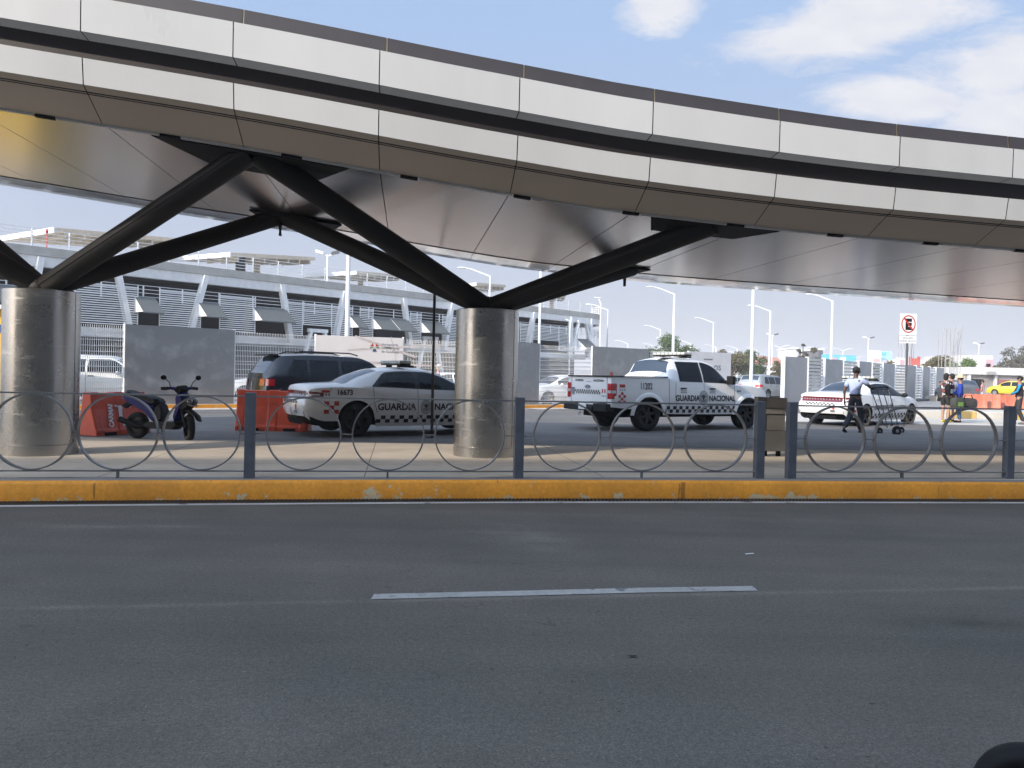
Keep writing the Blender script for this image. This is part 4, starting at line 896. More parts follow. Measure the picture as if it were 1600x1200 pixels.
def police_sedan(loc, rz, label, number, tan_tyres=False):
    c = sedan_geom(); t = thing('police_car', label, 'police car', loc, rz)
    # origin under the rear right wheel: shift handled by the caller
    body = c.body(M_CAR, t); c.under(t)
    c.wheels(t, tyre=M_TYRE_TAN if tan_tyres else M_TYRE)
    c.quad_top(0.80, 1.62, 0.10, 0.006, M_RGLASS, 'rear_window', t)
    c.quad_top(3.06, 3.86, 0.08, 0.006, M_GLASS, 'windscreen', t)
    zr = lambda x: min(c.ze(x)-0.035, 1.40)
    lo = lambda x: c.belt(x)+0.025
    def hi(x): 
        k = zr(x)
        if x < 1.75: k = min(k, lo(x)+0.02 + (x-1.42)*0.95)
        return max(lo(x)+0.004, k)
    c.quad_side(1.42, 3.62, lo, hi, 0.004, M_INK, 'window_frame', t, nx=26)
    hi2 = lambda x: max(lo2(x)+0.003, hi(x)-0.028); lo2 = lambda x: lo(x)+0.022
    for a, b_ in ((1.56,2.42),(2.53,3.46)): c.quad_side(a, b_, lo2, hi2, 0.007, M_GLASS, 'side_window', t, nx=16)
    # tail lamps: full-width racetrack
    for pr in ((0.80,0.97),): 
        c.patch_rear(-0.70, 0.70, 0.795, 0.945, M_DRED, 'tail_lamp', t, 0.010)
        c.patch_rear(-0.60, 0.60, 0.835, 0.905, M_CAR if False else M_DWH, 'lamp_centre', t, 0.014) if False else None
        b = MB()
        for k in range(13): y = -0.6+k*0.1; q = [c.rearf(y-0.02,0.86,0.014), c.rearf(y+0.02,0.86,0.014), c.rearf(y+0.02,0.89,0.014), c.rearf(y-0.02,0.89,0.014)]; b.add(q, [(0,1,2,3)])
        b.build('lamp_dots', M_LENS, t)
    c.quad_side(0.0, 0.34, lambda x: 0.795+0.04*x, lambda x: 0.945-0.10*x, 0.008, M_DRED, 'side_lamp', t, nx=8)
    c.quad_side(0.02, 0.26, lambda x: 0.855, lambda x: 0.885, 0.011, M_LENS, 'side_lamp_strip', t, nx=6)
    c.checks_rear(-0.50, 0.52, 0.685, 0.765, 16, 2, M_INK, 'rear_checks', t)
    c.patch_rear(-0.17, 0.17, 0.42, 0.60, M_DWH, 'number_plate', t, 0.014)
    c.rtext(number[:3]+'-A1' if False else 'GN', 0.0, 0.46, 0.12, M_GINK, parent=t)
    c.checks_rear(-0.50, -0.36, 0.56, 0.66, 2, 1, M_DRD, 'rear_tag', t); c.patch_rear(-0.50, -0.36, 0.47, 0.54, M_GINK, 'rear_tag_text', t, 0.008)
    c.patch_rear(-0.50, 0.50, 0.235, 0.36, M_PLAS, 'rear_valance', t, 0.012)
    c.quad_side(0.0, 0.66, lambda x: c.sill(x)-0.01, lambda x: c.sill(x)+0.10, 0.006, M_PLAS, 'rear_valance_side', t, nx=8)
    c.quad_side(1.50, 3.68, 0.20, 0.27, 0.012, M_CAR, 'sill', t, nx=10)
    # markings
    c.text(number, 0.62, 0.875, 0.150, parent=t, sx=0.95, name='unit_number')
    c.text('GUARDIA', 1.52, 0.555, 0.20, parent=t, sx=1.02, bold=0.032); c.text('NACIONAL', 2.86, 0.555, 0.20, parent=t, sx=0.98, bold=0.032)
    emblem(c, 2.66, 0.615, 0.155, t)
    c.checks_side(1.50, 3.66, 0.275, 0.435, 20, 2, M_INK, 'check_band', t)
    c.checks_side(0.36, 0.67, 0.475, 0.735, 3, 3, M_DRD, 'red_checks', t); 
    c.checks_side(0.30, 0.48, 0.915, 0.965, 1, 1, M_DRD, 'side_tag', t); c.checks_side(0.30, 0.48, 0.845, 0.90, 5, 1, M_GINK, 'side_tag_text', t)
    c.seam([(2.47,0.28),(2.47,1.0)], t); c.seam([(1.52,0.50),(1.44,0.72),(1.44,1.03)], t); c.seam([(3.62,0.28),(3.62,0.93)], t); c.seam([(0.52,1.03),(0.50,0.95)], t)
    for x in (1.62, 2.62): 
        b = MB(); b.bar(c.side(x,0.90,0.02), c.side(x+0.2,0.895,0.02), 0.02, 0.022); b.build('door_handle', M_CAR, t)
    mirror(t, c, 3.42, 1.0, M_PLAS)
    lightbar(t, 2.30, 1.53)
    b = MB(); b.ball((5.0,0.55,0.66),0.1,0.14,0.06); b.build('headlamp', M_LENS, t); b = MB(); b.ball((5.0,-0.55,0.66),0.1,0.14,0.06); b.build('headlamp', M_LENS, t)
    return t, c
def place(px, py, z, rz, cx, cy):
    """world position of a vehicle's origin so that its point (cx, cy) stands where the ray meets height z"""
    p = at_z(px, py, z); ca, sa = math.cos(rz), math.sin(rz)
    return (p.x-(cx*ca-cy*sa), p.y-(cx*sa+cy*ca), z)
rz = R(31)
police_sedan(place(556, 681.5, 0.12, rz, 1.06, -0.90), rz, 'white police sedan numbered 16673 parked behind the middle steel column', '16673')
rz = R(38)
police_sedan(place(1352, 667.5, 0.07, rz, 1.06, -0.90), rz, 'sunlit white police sedan behind the walking man and the no parking sign', '12', True)

# pickup truck
rz = R(31)
c = Car(5.87, top=[(0,1.385),(1.84,1.40),(1.90,1.43),(2.13,1.88),(2.35,1.945),(3.2,1.945),(3.55,1.87),(4.28,1.36),(4.45,1.30),(5.2,1.235),(5.7,1.13),(5.87,0.98)],
    belt=[(0,1.36),(1.88,1.375),(2.2,1.30),(3.8,1.27),(4.5,1.22),(5.3,1.17),(5.7,1.05),(5.87,0.90)],
    wb=[(0,0.93),(0.05,0.95),(1.5,0.955),(4.6,0.945),(5.3,0.92),(5.7,0.85),(5.87,0.72)],
    wr=[(0,0.91),(1.86,0.92),(2.05,0.74),(2.3,0.70),(3.3,0.70),(3.7,0.75),(4.35,0.80),(4.7,0.78),(5.5,0.72),(5.87,0.6)],
    sill=[(0,0.62),(1.4,0.50),(1.9,0.44),(4.4,0.42),(5.5,0.46),(5.87,0.52)], axles=(1.22,4.88), wr_r=0.41, tyre_w=0.29, crown=0.07, bulge=0.035, valley=(0.08,1.80,0.30), arch=1.17, rbow=0.0)
tk = thing('pickup_truck', 'white police pickup numbered 11202 with black wheels and roof light bar', 'pickup truck', place(1012, 673.5, 0.11, rz, 1.22, -0.95), rz)
c.body(M_CAR, tk); c.under(tk, 0.3, 5.5, 0.34, 0.80, 0.62); c.wheels(tk, hub=0.60, spokes=6)
c.quad_top(1.925, 2.125, 0.06, 0.012, M_RGLASS, 'rear_window', tk, nx=8); c.quad_top(3.58, 4.24, 0.06, 0.008, M_GLASS, 'windscreen', tk)
zt = lambda x: c.ze(x)-0.06
lo = lambda x: c.belt(x)+0.035 + (0.0 if x < 3.55 else -0.0)
for a, b_ in ((2.32,3.10),(3.20,4.15)):
    hi = lambda x: max(lo(x)+0.004, min(zt(x), 1.84))
    c.quad_side(a-0.04, b_+0.03, lambda x: lo(x)-0.03, lambda x: max(lo(x), hi(x)+0.02), 0.004, M_INK, 'window_frame', tk, nx=18)
    c.quad_side(a, b_-0.02, lo, hi, 0.008, M_GLASS, 'side_window', tk, nx=16)
for sg in (-1, 1):
    b = MB(); b.grid(lambda x, w: Vector((x, sg*(c.wb(x)-0.075+w*0.1), c.top(x)+0.008+0.012*w)), lin(0.0, 1.86, 6), (0, 1)); b.bar((0.0, sg*0.925, 1.395), (1.86, sg*0.93, 1.41), 0.07, 0.03); b.build('bed_rail_cap', M_PLAS, tk)
b = MB(); b.bar((0.0,-0.93,1.392),(0.0,0.93,1.392),0.05,0.03); b.build('tailgate_cap', M_PLAS, tk)
b = MB(); b.box(-0.15,0.10,-0.93,-0.38,0.50,0.70); b.box(-0.15,0.10,0.38,0.93,0.50,0.70); b.box(-0.18,0.10,-0.38,0.38,0.50,0.62); b.box(-0.13,0.12,-0.94,0.94,0.56,0.66); bb = b.build('rear_bumper', M_PLAS, tk); bevel(bb, 0.02)
b = MB(); b.box(-0.21,-0.185,-0.16,0.16,0.535,0.685); b.build('number_plate', M_DWH, tk)
text_mesh('GN', 0.10, M_GINK, lambda u, v: Vector((-0.214, -u, 0.57+v)), 'plate_lettering', tk, 0.01)
b = MB(); b.path([(-0.2,0.12,0.48),(-0.24,0.12,0.42),(-0.2,0.12,0.37),(-0.16,0.12,0.42),(-0.2,0.12,0.48)], 0.012); b.build('tow_hook', M_RIMS, tk)
for sg in (-1, 1):
    b = MB(); b.box(-0.012,0.02,min(sg*0.80,sg*0.96),max(sg*0.80,sg*0.96),0.82,1.22); b.box(0.0,0.16,min(sg*0.90,sg*0.982),max(sg*0.90,sg*0.982),0.82,1.22); tl = b.build('tail_lamp', M_RED, tk); bevel(tl, 0.015)
    b = MB(); b.box(-0.016,0.0,min(sg*0.81,sg*0.95),max(sg*0.81,sg*0.95),0.97,1.04); b.box(0.0,0.12,min(sg*0.95,sg*0.986),max(sg*0.95,sg*0.986),0.97,1.04); b.build('reverse_lens', M_LENS, tl)
b = MB()
for y in (-0.775,0.775): b.box(-0.004,0.004,y-0.006,y+0.006,0.70,1.37)
b.box(-0.004,0.004,-0.77,0.77,0.70,0.712); b.build('tailgate_gap', M_INK, tk)
c.checks_rear(-0.50, 0.60, 0.93, 1.04, 22, 2, M_INK, 'tailgate_checks', tk)
b = MB(); b.lathe([(0.09,-0.008),(0.09,0.0),(0.085,0.008)], (0,0,0), 'x', 20); o = b.build('tailgate_badge', M_GINK, tk); o.location = (-0.012,0.04,1.12); o.scale = (1,1.3,0.55)
b = MB(); b.lathe([(0.10,-0.008),(0.10,0.0)], (0,0,0), 'x', 20); o = b.build('tailgate_crest', M_GINK, tk); o.location = (-0.006,0.69,0.98); o.scale = (1,0.7,0.9)
b = MB(); b.box(-0.012,0.0,0.62,0.78,1.06,1.085); b.build('badge_bar', M_INK, tk)
c.rtext('GUARDIA', 0.42, 1.255, 0.085, parent=tk); c.rtext('NACIONAL', -0.42, 1.255, 0.085, parent=tk); c.patch_rear(-0.10,0.10,1.25,1.26,M_INK,'label_line',tk,0.008); c.rtext('911', 0.0, 1.275, 0.05, parent=tk) if False else None
c.checks_rear(-0.72, -0.57, 0.97, 1.07, 3, 1, M_DRD, 'tailgate_tag', tk); c.checks_rear(-0.72,-0.57,0.87,0.91,5,1,M_GINK,'tailgate_tag_text',tk)
c.text('11202', 0.90, 1.085, 0.235, parent=tk, sx=0.72, name='unit_number', bold=0.015)
c.text('GUARDIA', 2.12, 0.79, 0.21, parent=tk, sx=0.94, bold=0.032); c.text('NACIONAL', 3.33, 0.79, 0.21, parent=tk, sx=0.92, bold=0.032)
emblem(c, 3.13, 0.865, 0.20, tk)
c.checks_side(1.72, 4.36, 0.47, 0.65, 24, 2, M_INK, 'check_band', tk)
c.checks_side(0.20, 0.44, 0.72, 1.00, 3, 4, M_DRD, 'red_checks', tk); c.checks_side(0.24, 0.42, 1.12, 1.20, 1, 1, M_DRD, 'side_tag', tk); c.checks_side(0.24,0.42,1.04,1.08,5,1,M_GINK,'side_tag_text',tk)
c.seam([(1.90,0.50),(1.90,1.37)], tk); c.seam([(3.16,0.46),(3.16,1.27)], tk); c.seam([(2.20,0.50),(2.12,0.9),(2.15,1.30)], tk); c.seam([(4.32,0.50),(4.32,1.22)], tk); c.seam([(0.55+1.3,0.70),(4.3,0.70)], tk, M_GINK)
for x in (2.30, 3.36):
    b = MB(); b.bar(c.side(x,1.12,0.02), c.side(x+0.20,1.12,0.02), 0.025, 0.035); b.build('door_handle', M_INK, tk)
    b = MB(); b.grid(lambda u, v: c.side(x+u, v, 0.006), (0.0,0.22), (1.00,1.018)); b.grid(lambda u, v: c.side(x+u, v, 0.006), (0.0,0.22), (1.045,1.058)); b.build('door_text', M_GINK, tk)
c.text('4x4', 4.42, 1.04, 0.09, parent=tk, sx=1.1, name='side_badge')
for sg in (-1, 1):
    p = c.side(4.02, 1.30, 0, sg); b = MB(); b.box(p.x-0.02,p.x+0.12,min(p.y+sg*0.04,p.y+sg*0.26),max(p.y+sg*0.04,p.y+sg*0.26),1.24,1.48); b.box(p.x,p.x+0.08,min(p.y-sg*0.02,p.y+sg*0.06),max(p.y-sg*0.02,p.y+sg*0.06),1.28,1.36); o = b.build('side_mirror', M_PLAS, tk); bevel(o, 0.02)
lightbar(tk, 2.85, 2.0, 1.3)
b = MB(); b.box(2.05,2.5,-0.5,-0.2,1.93,1.955); b.build('roof_marker', M_LENS, tk)
b = MB(); b.path([(2.2,0.2,1.93),(2.22,0.2,2.0),(2.2,0.2,2.08)], 0.01, 6); b.build('aerial', M_INK, tk)
# wheel arch flares
for a in c.ax:
    b = MB(); b.grid(lambda k, q: c.side(a-(c.ar+(0.0,0.09,0.11)[q])*math.cos(PI*k/24), c.r+(c.ar+(0.0,0.09,0.11)[q])*math.sin(PI*k/24), (0.028,0.022,0.0)[q]), range(0,25), (0,1,2)); b.build('arch_flare', M_CAR, tk, smooth=60)
cone = thing('traffic_cone', 'dark red cone standing in the pickup bed behind the tailgate', 'traffic cone', (0,0,0))
p = at_y(955, 590, tk.location.y+0.6); cone.location = (p.x, p.y, 1.20); b = MB(); b.lathe([(0.11,0.0),(0.10,0.10),(0.06,0.30),(0.035,0.43),(0.02,0.44)], n=20); b.build('cone_body', mat('cone_red', (0.20,0.04,0.035), 0.6), cone, smooth=50); b = MB(); b.box(-0.14,0.14,-0.14,0.14,-0.03,0.003); b.build('cone_base', M_BLACK, cone)

# generic civil vehicles
def civil(kind, loc, rz, label, paint, cat, name, group=None, lamps=True, rails=False):
    if kind == 'suv':
        c = Car(5.0, top=[(0,1.30),(0.10,1.42),(0.36,1.70),(0.55,1.76),(1.5,1.80),(2.8,1.77),(3.2,1.66),(3.95,1.16),(4.3,1.12),(4.8,1.0),(5.0,0.85)],
            belt=[(0,1.10),(0.3,1.13),(2,1.10),(3.6,1.06),(4.4,1.0),(4.8,0.9),(5.0,0.75)], wb=[(0,0.80),(0.08,0.88),(0.4,0.93),(3,0.93),(4.4,0.90),(4.85,0.78),(5,0.6)],
            wr=[(0,0.68),(0.3,0.68),(0.8,0.70),(2.8,0.70),(3.4,0.74),(4.0,0.78),(4.7,0.7),(5,0.5)], sill=0.30, axles=(1.0,3.98), wr_r=0.38, rear=[(0.3,0.02),(0.6,-0.04),(1.0,0.0),(1.3,0.02)])
        win = ((0.62,1.20),(1.28,2.15),(2.25,3.45)); rw = (0.10,0.36); ws = (3.24,3.9); wz = 1.62; lampz = (0.92,1.10)
    elif kind == 'hatch':
        c = Car(4.1, top=[(0,1.05),(0.12,1.2),(0.42,1.42),(0.8,1.47),(1.9,1.49),(2.35,1.42),(3.1,1.04),(3.6,0.96),(4.0,0.80),(4.1,0.7)],
            belt=[(0,0.92),(1.5,0.93),(3,0.90),(3.7,0.82),(4.1,0.6)], wb=[(0,0.70),(0.1,0.78),(0.5,0.83),(3.2,0.82),(3.8,0.70),(4.1,0.5)],
            wr=[(0,0.6),(0.6,0.6),(2.2,0.6),(3.1,0.68),(4.1,0.4)], sill=0.22, axles=(0.72,3.22), wr_r=0.30)
        win = ((0.55,0.98),(1.05,1.75),(1.83,2.75)); rw = (0.12,0.42); ws = (2.4,3.02); wz = 1.36; lampz = (0.78,0.95)
    else:
        c = Car(4.6, top=[(0,0.98),(0.1,1.05),(0.6,1.08),(1.3,1.36),(1.8,1.44),(2.4,1.43),(2.8,1.33),(3.5,1.0),(4.1,0.90),(4.5,0.74),(4.6,0.62)],
            belt=[(0,0.88),(0.5,0.97),(2,0.94),(3.5,0.90),(4.2,0.78),(4.6,0.55)], wb=[(0,0.68),(0.1,0.78),(0.5,0.84),(3.8,0.83),(4.3,0.72),(4.6,0.5)],
            wr=[(0,0.58),(0.6,0.68),(1.4,0.58),(2.4,0.58),(3.4,0.70),(4.6,0.4)], sill=0.22, axles=(0.95,3.65), wr_r=0.32)
        win = ((1.15,1.95),(2.03,3.05)); rw = (0.66,1.28); ws = (2.82,3.45); wz = 1.33; lampz = (0.76,0.9)
    t = thing(name, label, cat, loc, rz, group); c.body(paint, t); c.under(t, 0.2, c.L-0.2, 0.2, 0.75, 0.6); c.wheels(t, rim=M_RIMS)
    c.quad_top(rw[0], rw[1], 0.10, 0.008, M_RGLASS, 'rear_window', t, nx=8); c.quad_top(ws[0], ws[1], 0.08, 0.008, M_GLASS, 'windscreen', t)
    lo = lambda x: c.belt(x)+0.03
    for a, b_ in win:
        hi = lambda x: max(lo(x)+0.005, min(c.ze(x)-0.06, wz, lo(x)+0.05+(x-win[0][0]+0.06)*1.6))
        c.quad_side(a, b_, lo, hi, 0.007, M_GLASS, 'side_window', t, nx=12)
    c.quad_side(0.0, 0.22, lampz[0], lampz[1], 0.01, M_RED, 'tail_lamp', t, nx=5)
    for sg in (-1, 1):
        b = MB(); w_ = c.wb(0.0); b.grid(lambda y, z: c.rearf(sg*y, z, 0.012), lin(w_-0.28, w_-0.02, 4), lampz); b.build('tail_lamp_inner', M_RED, t)
    c.patch_rear(-0.18,0.18,0.55,0.68,M_DWH,'number_plate',t,0.014)
    for a, _ in win[1:]: c.seam([(a-0.04,0.35),(a-0.04,c.belt(a))], t)
    for a, _ in win[-2:]:
        b = MB(); b.bar(c.side(a+0.05,c.belt(a)-0.1,0.02), c.side(a+0.25,c.belt(a)-0.1,0.02), 0.02, 0.035); b.build('door_handle', M_INK, t)
    if rails:
        for sg in (-1, 1): b = MB(); b.path([(0.9,sg*0.62,1.80),(1.1,sg*0.62,1.85),(2.6,sg*0.62,1.84),(2.85,sg*0.62,1.78)], 0.018, 6); b.build('roof_rail', M_INK, t)
        b = MB(); b.grid(lambda x, y: Vector((x, y, 1.745+0.1*x)), (0.16,0.55), lin(-0.62,0.62,5)); b.box(0.16,0.42,-0.62,0.62,1.72,1.755); b.build('spoiler', M_INK, t)
    mirror(t, c, win[-1][1]-0.12, c.belt(win[-1][1])+0.02, paint)
    for sg in (-1, 1): b = MB(); b.ball((c.L-0.10,sg*0.55,c.belt(c.L)+0.06),0.09,0.14,0.07); b.build('headlamp', M_LENS, t, smooth=50)
    return t
def cplace(px, py, z, rz, cx=0.0, cy=-0.85): return place(px, py, z, rz, cx, cy)
rz = R(35); p0 = at_y(391, 640, 20.4)
sv_ = civil('suv', (p0.x, p0.y+0.4, ZF+0.08), rz, 'black suv with roof rails and red tail lamp behind the red barrier', M_CARK, 'suv', 'parked_car', rails=True); sv_.scale = (0.90, 0.96, 0.97)
rz = R(46); civil('suv', cplace(1187, 626, ZF, rz), rz, 'silver people carrier with lit red tail lamp beyond the pickup bonnet', M_CARS, 'van', 'parked_car')
rz = R(8); p0 = at_y(118, 600, 30.5); civil('suv', (p0.x-1.6, p0.y, ZF), rz, 'white suv behind the mesh between the left column and the metal sheet', M_CAR, 'suv', 'parked_car')
rz = R(200); p0 = at_y(388, 600, 34); civil('sedan', (p0.x+3.0, p0.y+2, ZF), rz, 'white car behind the mesh right of the large metal sheet', M_CAR, 'car', 'parked_car')
rz = R(212); p0 = at_y(838, 600, 38); civil('sedan', (p0.x+3.2, p0.y+2.0, ZF), rz, 'white saloon nose behind the mesh right of the middle column', M_CAR, 'car', 'parked_car')
rz = R(35); p0 = at_y(886, 600, 40); civil('sedan', (p0.x, p0.y, ZF), rz, 'white car with red tail lamp behind the mesh, left of the pickup tailgate', M_CAR, 'car', 'parked_car')
rz = R(20); p0 = at_y(930, 600, 30); civil('sedan', (p0.x-0.3, p0.y, ZF), rz, 'white car roof showing above the pickup bed before the metal sheet', M_CAR, 'car', 'parked_car')
rz = R(128); b = MB(); b.box(34,62,66,86,ZF-0.01,0.5); struct(b.build('raised_pavement', M_CONC)); p0 = at_y(1583, 612, 80); civil('hatch', (p0.x+0.2, p0.y-3.0, 0.5), rz, 'yellow hatchback taxi beyond the orange barriers', M_CARY, 'taxi', 'parked_car')
rz = R(80); p0 = at_y(1512, 612, 62); civil('suv', (p0.x, p0.y, ZF), rz, 'dark suv with white number plate beyond the tourists', M_CARR, 'suv', 'parked_car')
rz = R(60); p0 = at_y(1209, 612, 72); civil('sedan', (p0.x-0.2, p0.y, ZF), rz, 'dark car beyond the silver people carrier', M_CARK, 'car', 'parked_car')
for i, (px, yy_, k, pm, lab) in enumerate(((640,39,'sedan',M_CAR,'white car behind the mesh under the airport banner end'),(700,41,'sedan',M_CARR,'grey car behind the mesh beside the middle column'),(450,37,'hatch',M_CARR,'grey hatchback behind the mesh left of the banner'),(1120,95,'sedan',M_CAR,'white car far off beyond the white board'),(1165,110,'suv',M_CARS,'silver suv far off below the trees'),(1245,100,'sedan',M_CARR,'grey car far off beyond the right hoarding'))):
    rz = R(25+i*37); p0 = at_y(px, 600, yy_); civil(k, (p0.x, p0.y, ZF), rz, lab, pm, 'car', 'parked_car')
# ---------------------------------------------------------------- scooter
def scooter():
    rz = R(-16); t = thing('motor_scooter', 'dark blue motor scooter with black seat parked before the metal sheet', 'scooter', (0,0,0), rz)
    def wheel(x, y, r, w, name):
        b = MB(); b.lathe([(r*0.62,-w*0.38),(r*0.80,-w*0.5),(r*0.94,-w*0.42),(r,-w*0.18),(r,w*0.18),(r*0.94,w*0.42),(r*0.80,w*0.5),(r*0.62,w*0.38)], axis='y', n=30, caps=False); o = b.build(name, M_TYRE, t, smooth=50); o.location = (x,y,r)
        b = MB(); b.lathe([(0.01,-w*0.3),(0.05,-w*0.3),(r*0.6,-w*0.2),(r*0.64,-w*0.2),(r*0.64,w*0.2),(r*0.6,w*0.2),(0.05,w*0.3),(0.01,w*0.3)], axis='y', n=20); b.build('rim', M_RIM, o, smooth=40); return o
    wheel(-0.64, 0, 0.275, 0.16, 'wheel'); f = wheel(0.66, 0, 0.27, 0.14, 'wheel'); f.rotation_euler = (0,0,R(-38))
    b = MB(); b.pillow([(-0.92,0.80),(-0.98,0.90),(-0.80,0.93),(-0.35,0.84),(-0.12,0.66),(-0.05,0.40),(-0.14,0.36),(-0.35,0.55),(-0.60,0.66)], 0.15, 0.86, 0.6); o = b.build('rear_body', M_BLUE, t, smooth=35)
    b = MB(); b.pillow([(-0.96,0.92),(-0.86,1.00),(-0.74,0.96),(-0.62,0.93),(-0.30,0.90),(-0.05,0.83),(0.0,0.76),(-0.10,0.70),(-0.35,0.78),(-0.70,0.87)], 0.15, 0.8, 0.55); b.build('seat', mat('seat_vinyl', (0.008,0.008,0.009), 0.6, spec=0.25), t, smooth=40)
    b = MB(); b.pillow([(-0.12,0.68),(0.0,0.74),(0.06,0.60),(0.05,0.40),(-0.05,0.36),(-0.16,0.5)], 0.13, 0.85); b.build('seat_box', M_PLAS, t, smooth=35)
    b = MB(); b.pillow([(-0.30,0.36),(-0.05,0.38),(0.36,0.38),(0.44,0.42),(0.48,0.32),(0.36,0.22),(-0.25,0.22),(-0.45,0.30)], 0.16, 0.9); b.build('floor_board', M_PLAS, t, smooth=35)
    b = MB(); b.pillow([(-0.95,0.34),(-0.45,0.42),(-0.35,0.26),(-0.62,0.20),(-0.86,0.24)], 0.11, 0.9); o = b.build('engine', M_BLACK, t, smooth=35)
    b = MB(); b.path([(-0.30,-0.13,0.26),(-0.55,-0.17,0.27),(-0.95,-0.18,0.40)], [0.03,0.055,0.06], 12); b.build('exhaust', M_BLACK, t, smooth=50)
    # leg shield and front apron
    b = MB(); b.pillow([(0.33,0.40),(0.42,0.42),(0.56,0.72),(0.62,0.86),(0.56,0.98),(0.44,1.02),(0.40,0.90),(0.42,0.72)], 0.15, 0.72, 0.5); b.build('leg_shield', M_BLUE, t, smooth=35)
    b = MB(); b.pillow([(0.50,0.60),(0.68,0.66),(0.76,0.80),(0.70,0.88),(0.58,0.90),(0.50,0.78)], 0.13, 0.75); b.build('front_cowl', M_PLAS, t, smooth=40)
    for sg in (-1, 1): 
        b = MB(); b.lathe([(0.065,-0.03),(0.07,0.0),(0.055,0.035),(0.01,0.045)], (0,0,0), 'x', 18); o = b.build('headlight', mat('scooter_lens', (0.12,0.12,0.13), 0.1, 0.2, coat=1), t, smooth=60); o.location = (0.73, sg*0.075, 0.80)
    b = MB(); b.path([(0.64,-0.12,0.76),(0.80,-0.10,0.72),(0.84,0,0.71),(0.80,0.10,0.72),(0.64,0.12,0.76)], 0.012, 6); b.build('lamp_guard', M_RIMS, t)
    b = MB(); b.pillow([(0.40,0.52),(0.62,0.60),(0.86,0.50),(0.94,0.40),(0.90,0.52),(0.68,0.66),(0.46,0.62)], 0.075, 0.8); b.build('front_mudguard', M_PLAS, t, smooth=40)
    for sg in (-1, 1):
        b = MB(); b.path([(0.54,sg*0.095,0.62),(0.60,sg*0.10,0.45),(0.66,sg*0.10,0.27)], 0.026, 10); b.build('fork', M_RIM if sg < 0 else M_RIM, t, smooth=50)
    b = MB(); b.tube((0.58,0,0.62),(0.45,0,1.05),0.045,0.05,14); b.build('steering_column', M_PLAS, t, smooth=50)
    b = MB(); b.pillow([(0.34,1.02),(0.40,1.12),(0.52,1.13),(0.58,1.04),(0.50,0.96),(0.40,0.96)], 0.13, 0.7, 0.5); hb = b.build('dash_cowl', M_BLACK, t, smooth=40); hb.rotation_euler = (0,0,0)
    yaw = R(-32); cy, sy = math.cos(yaw), math.sin(yaw)
    def H(x, y, z): return Vector((0.44+x*cy-y*sy, x*sy+y*cy, z))
    for sg in (-1, 1):
        b = MB(); b.path([H(0,sg*0.06,1.05),H(-0.02,sg*0.20,1.07),H(-0.06,sg*0.25,1.07)], [0.04,0.03,0.02], 10); b.build('handlebar', M_BLUE, t, smooth=50)
        b = MB(); b.path([H(-0.06,sg*0.24,1.07),H(-0.09,sg*0.38,1.06)], 0.030, 12); b.build('grip', M_BLACK, t, smooth=50)
        b = MB(); b.path([H(0.03,sg*0.20,1.06),H(0.03,sg*0.30,1.04),H(-0.02,sg*0.36,1.035)], 0.010, 6); b.build('brake_lever', M_RIM, t)
        b = MB(); b.path([H(-0.02,sg*0.21,1.08),H(0.0,sg*0.24,1.18),H(0.0,sg*0.31,1.25)], 0.009, 6); st = b.build('mirror_stem', M_BLACK, t)
        b = MB(); b.ball(H(0.0,sg*0.36,1.285), 0.035, 0.085, 0.05, 14, 10); b.build('mirror', M_BLACK, st, smooth=60)
    b = MB(); b.pillow([(-1.02,0.70),(-0.80,0.80),(-0.74,0.72),(-0.94,0.62),(-1.06,0.66)], 0.05, 0.8); b.build('rear_mudguard', M_BLACK, t, smooth=35)
    b = MB(); b.box(-1.0,-0.93,-0.08,0.08,0.80,0.88); b.build('tail_lamp', M_DRED, t)
    b = MB(); b.path([(-0.15,0.14,0.24),(-0.20,0.22,0.10),(-0.18,0.26,0.0)], 0.012, 6); b.build('kickstand', M_RIM, t)
    p = at_z(196, 686, ZF); ca, sa = math.cos(rz), math.sin(rz); x0, y0 = -0.64, -0.05
    t.location = (p.x-(x0*ca-y0*sa)+0.05, p.y-(x0*sa+y0*ca)+0.2, ZF); t.scale = (0.90, 0.90, 0.93); 
    return t
scooter()

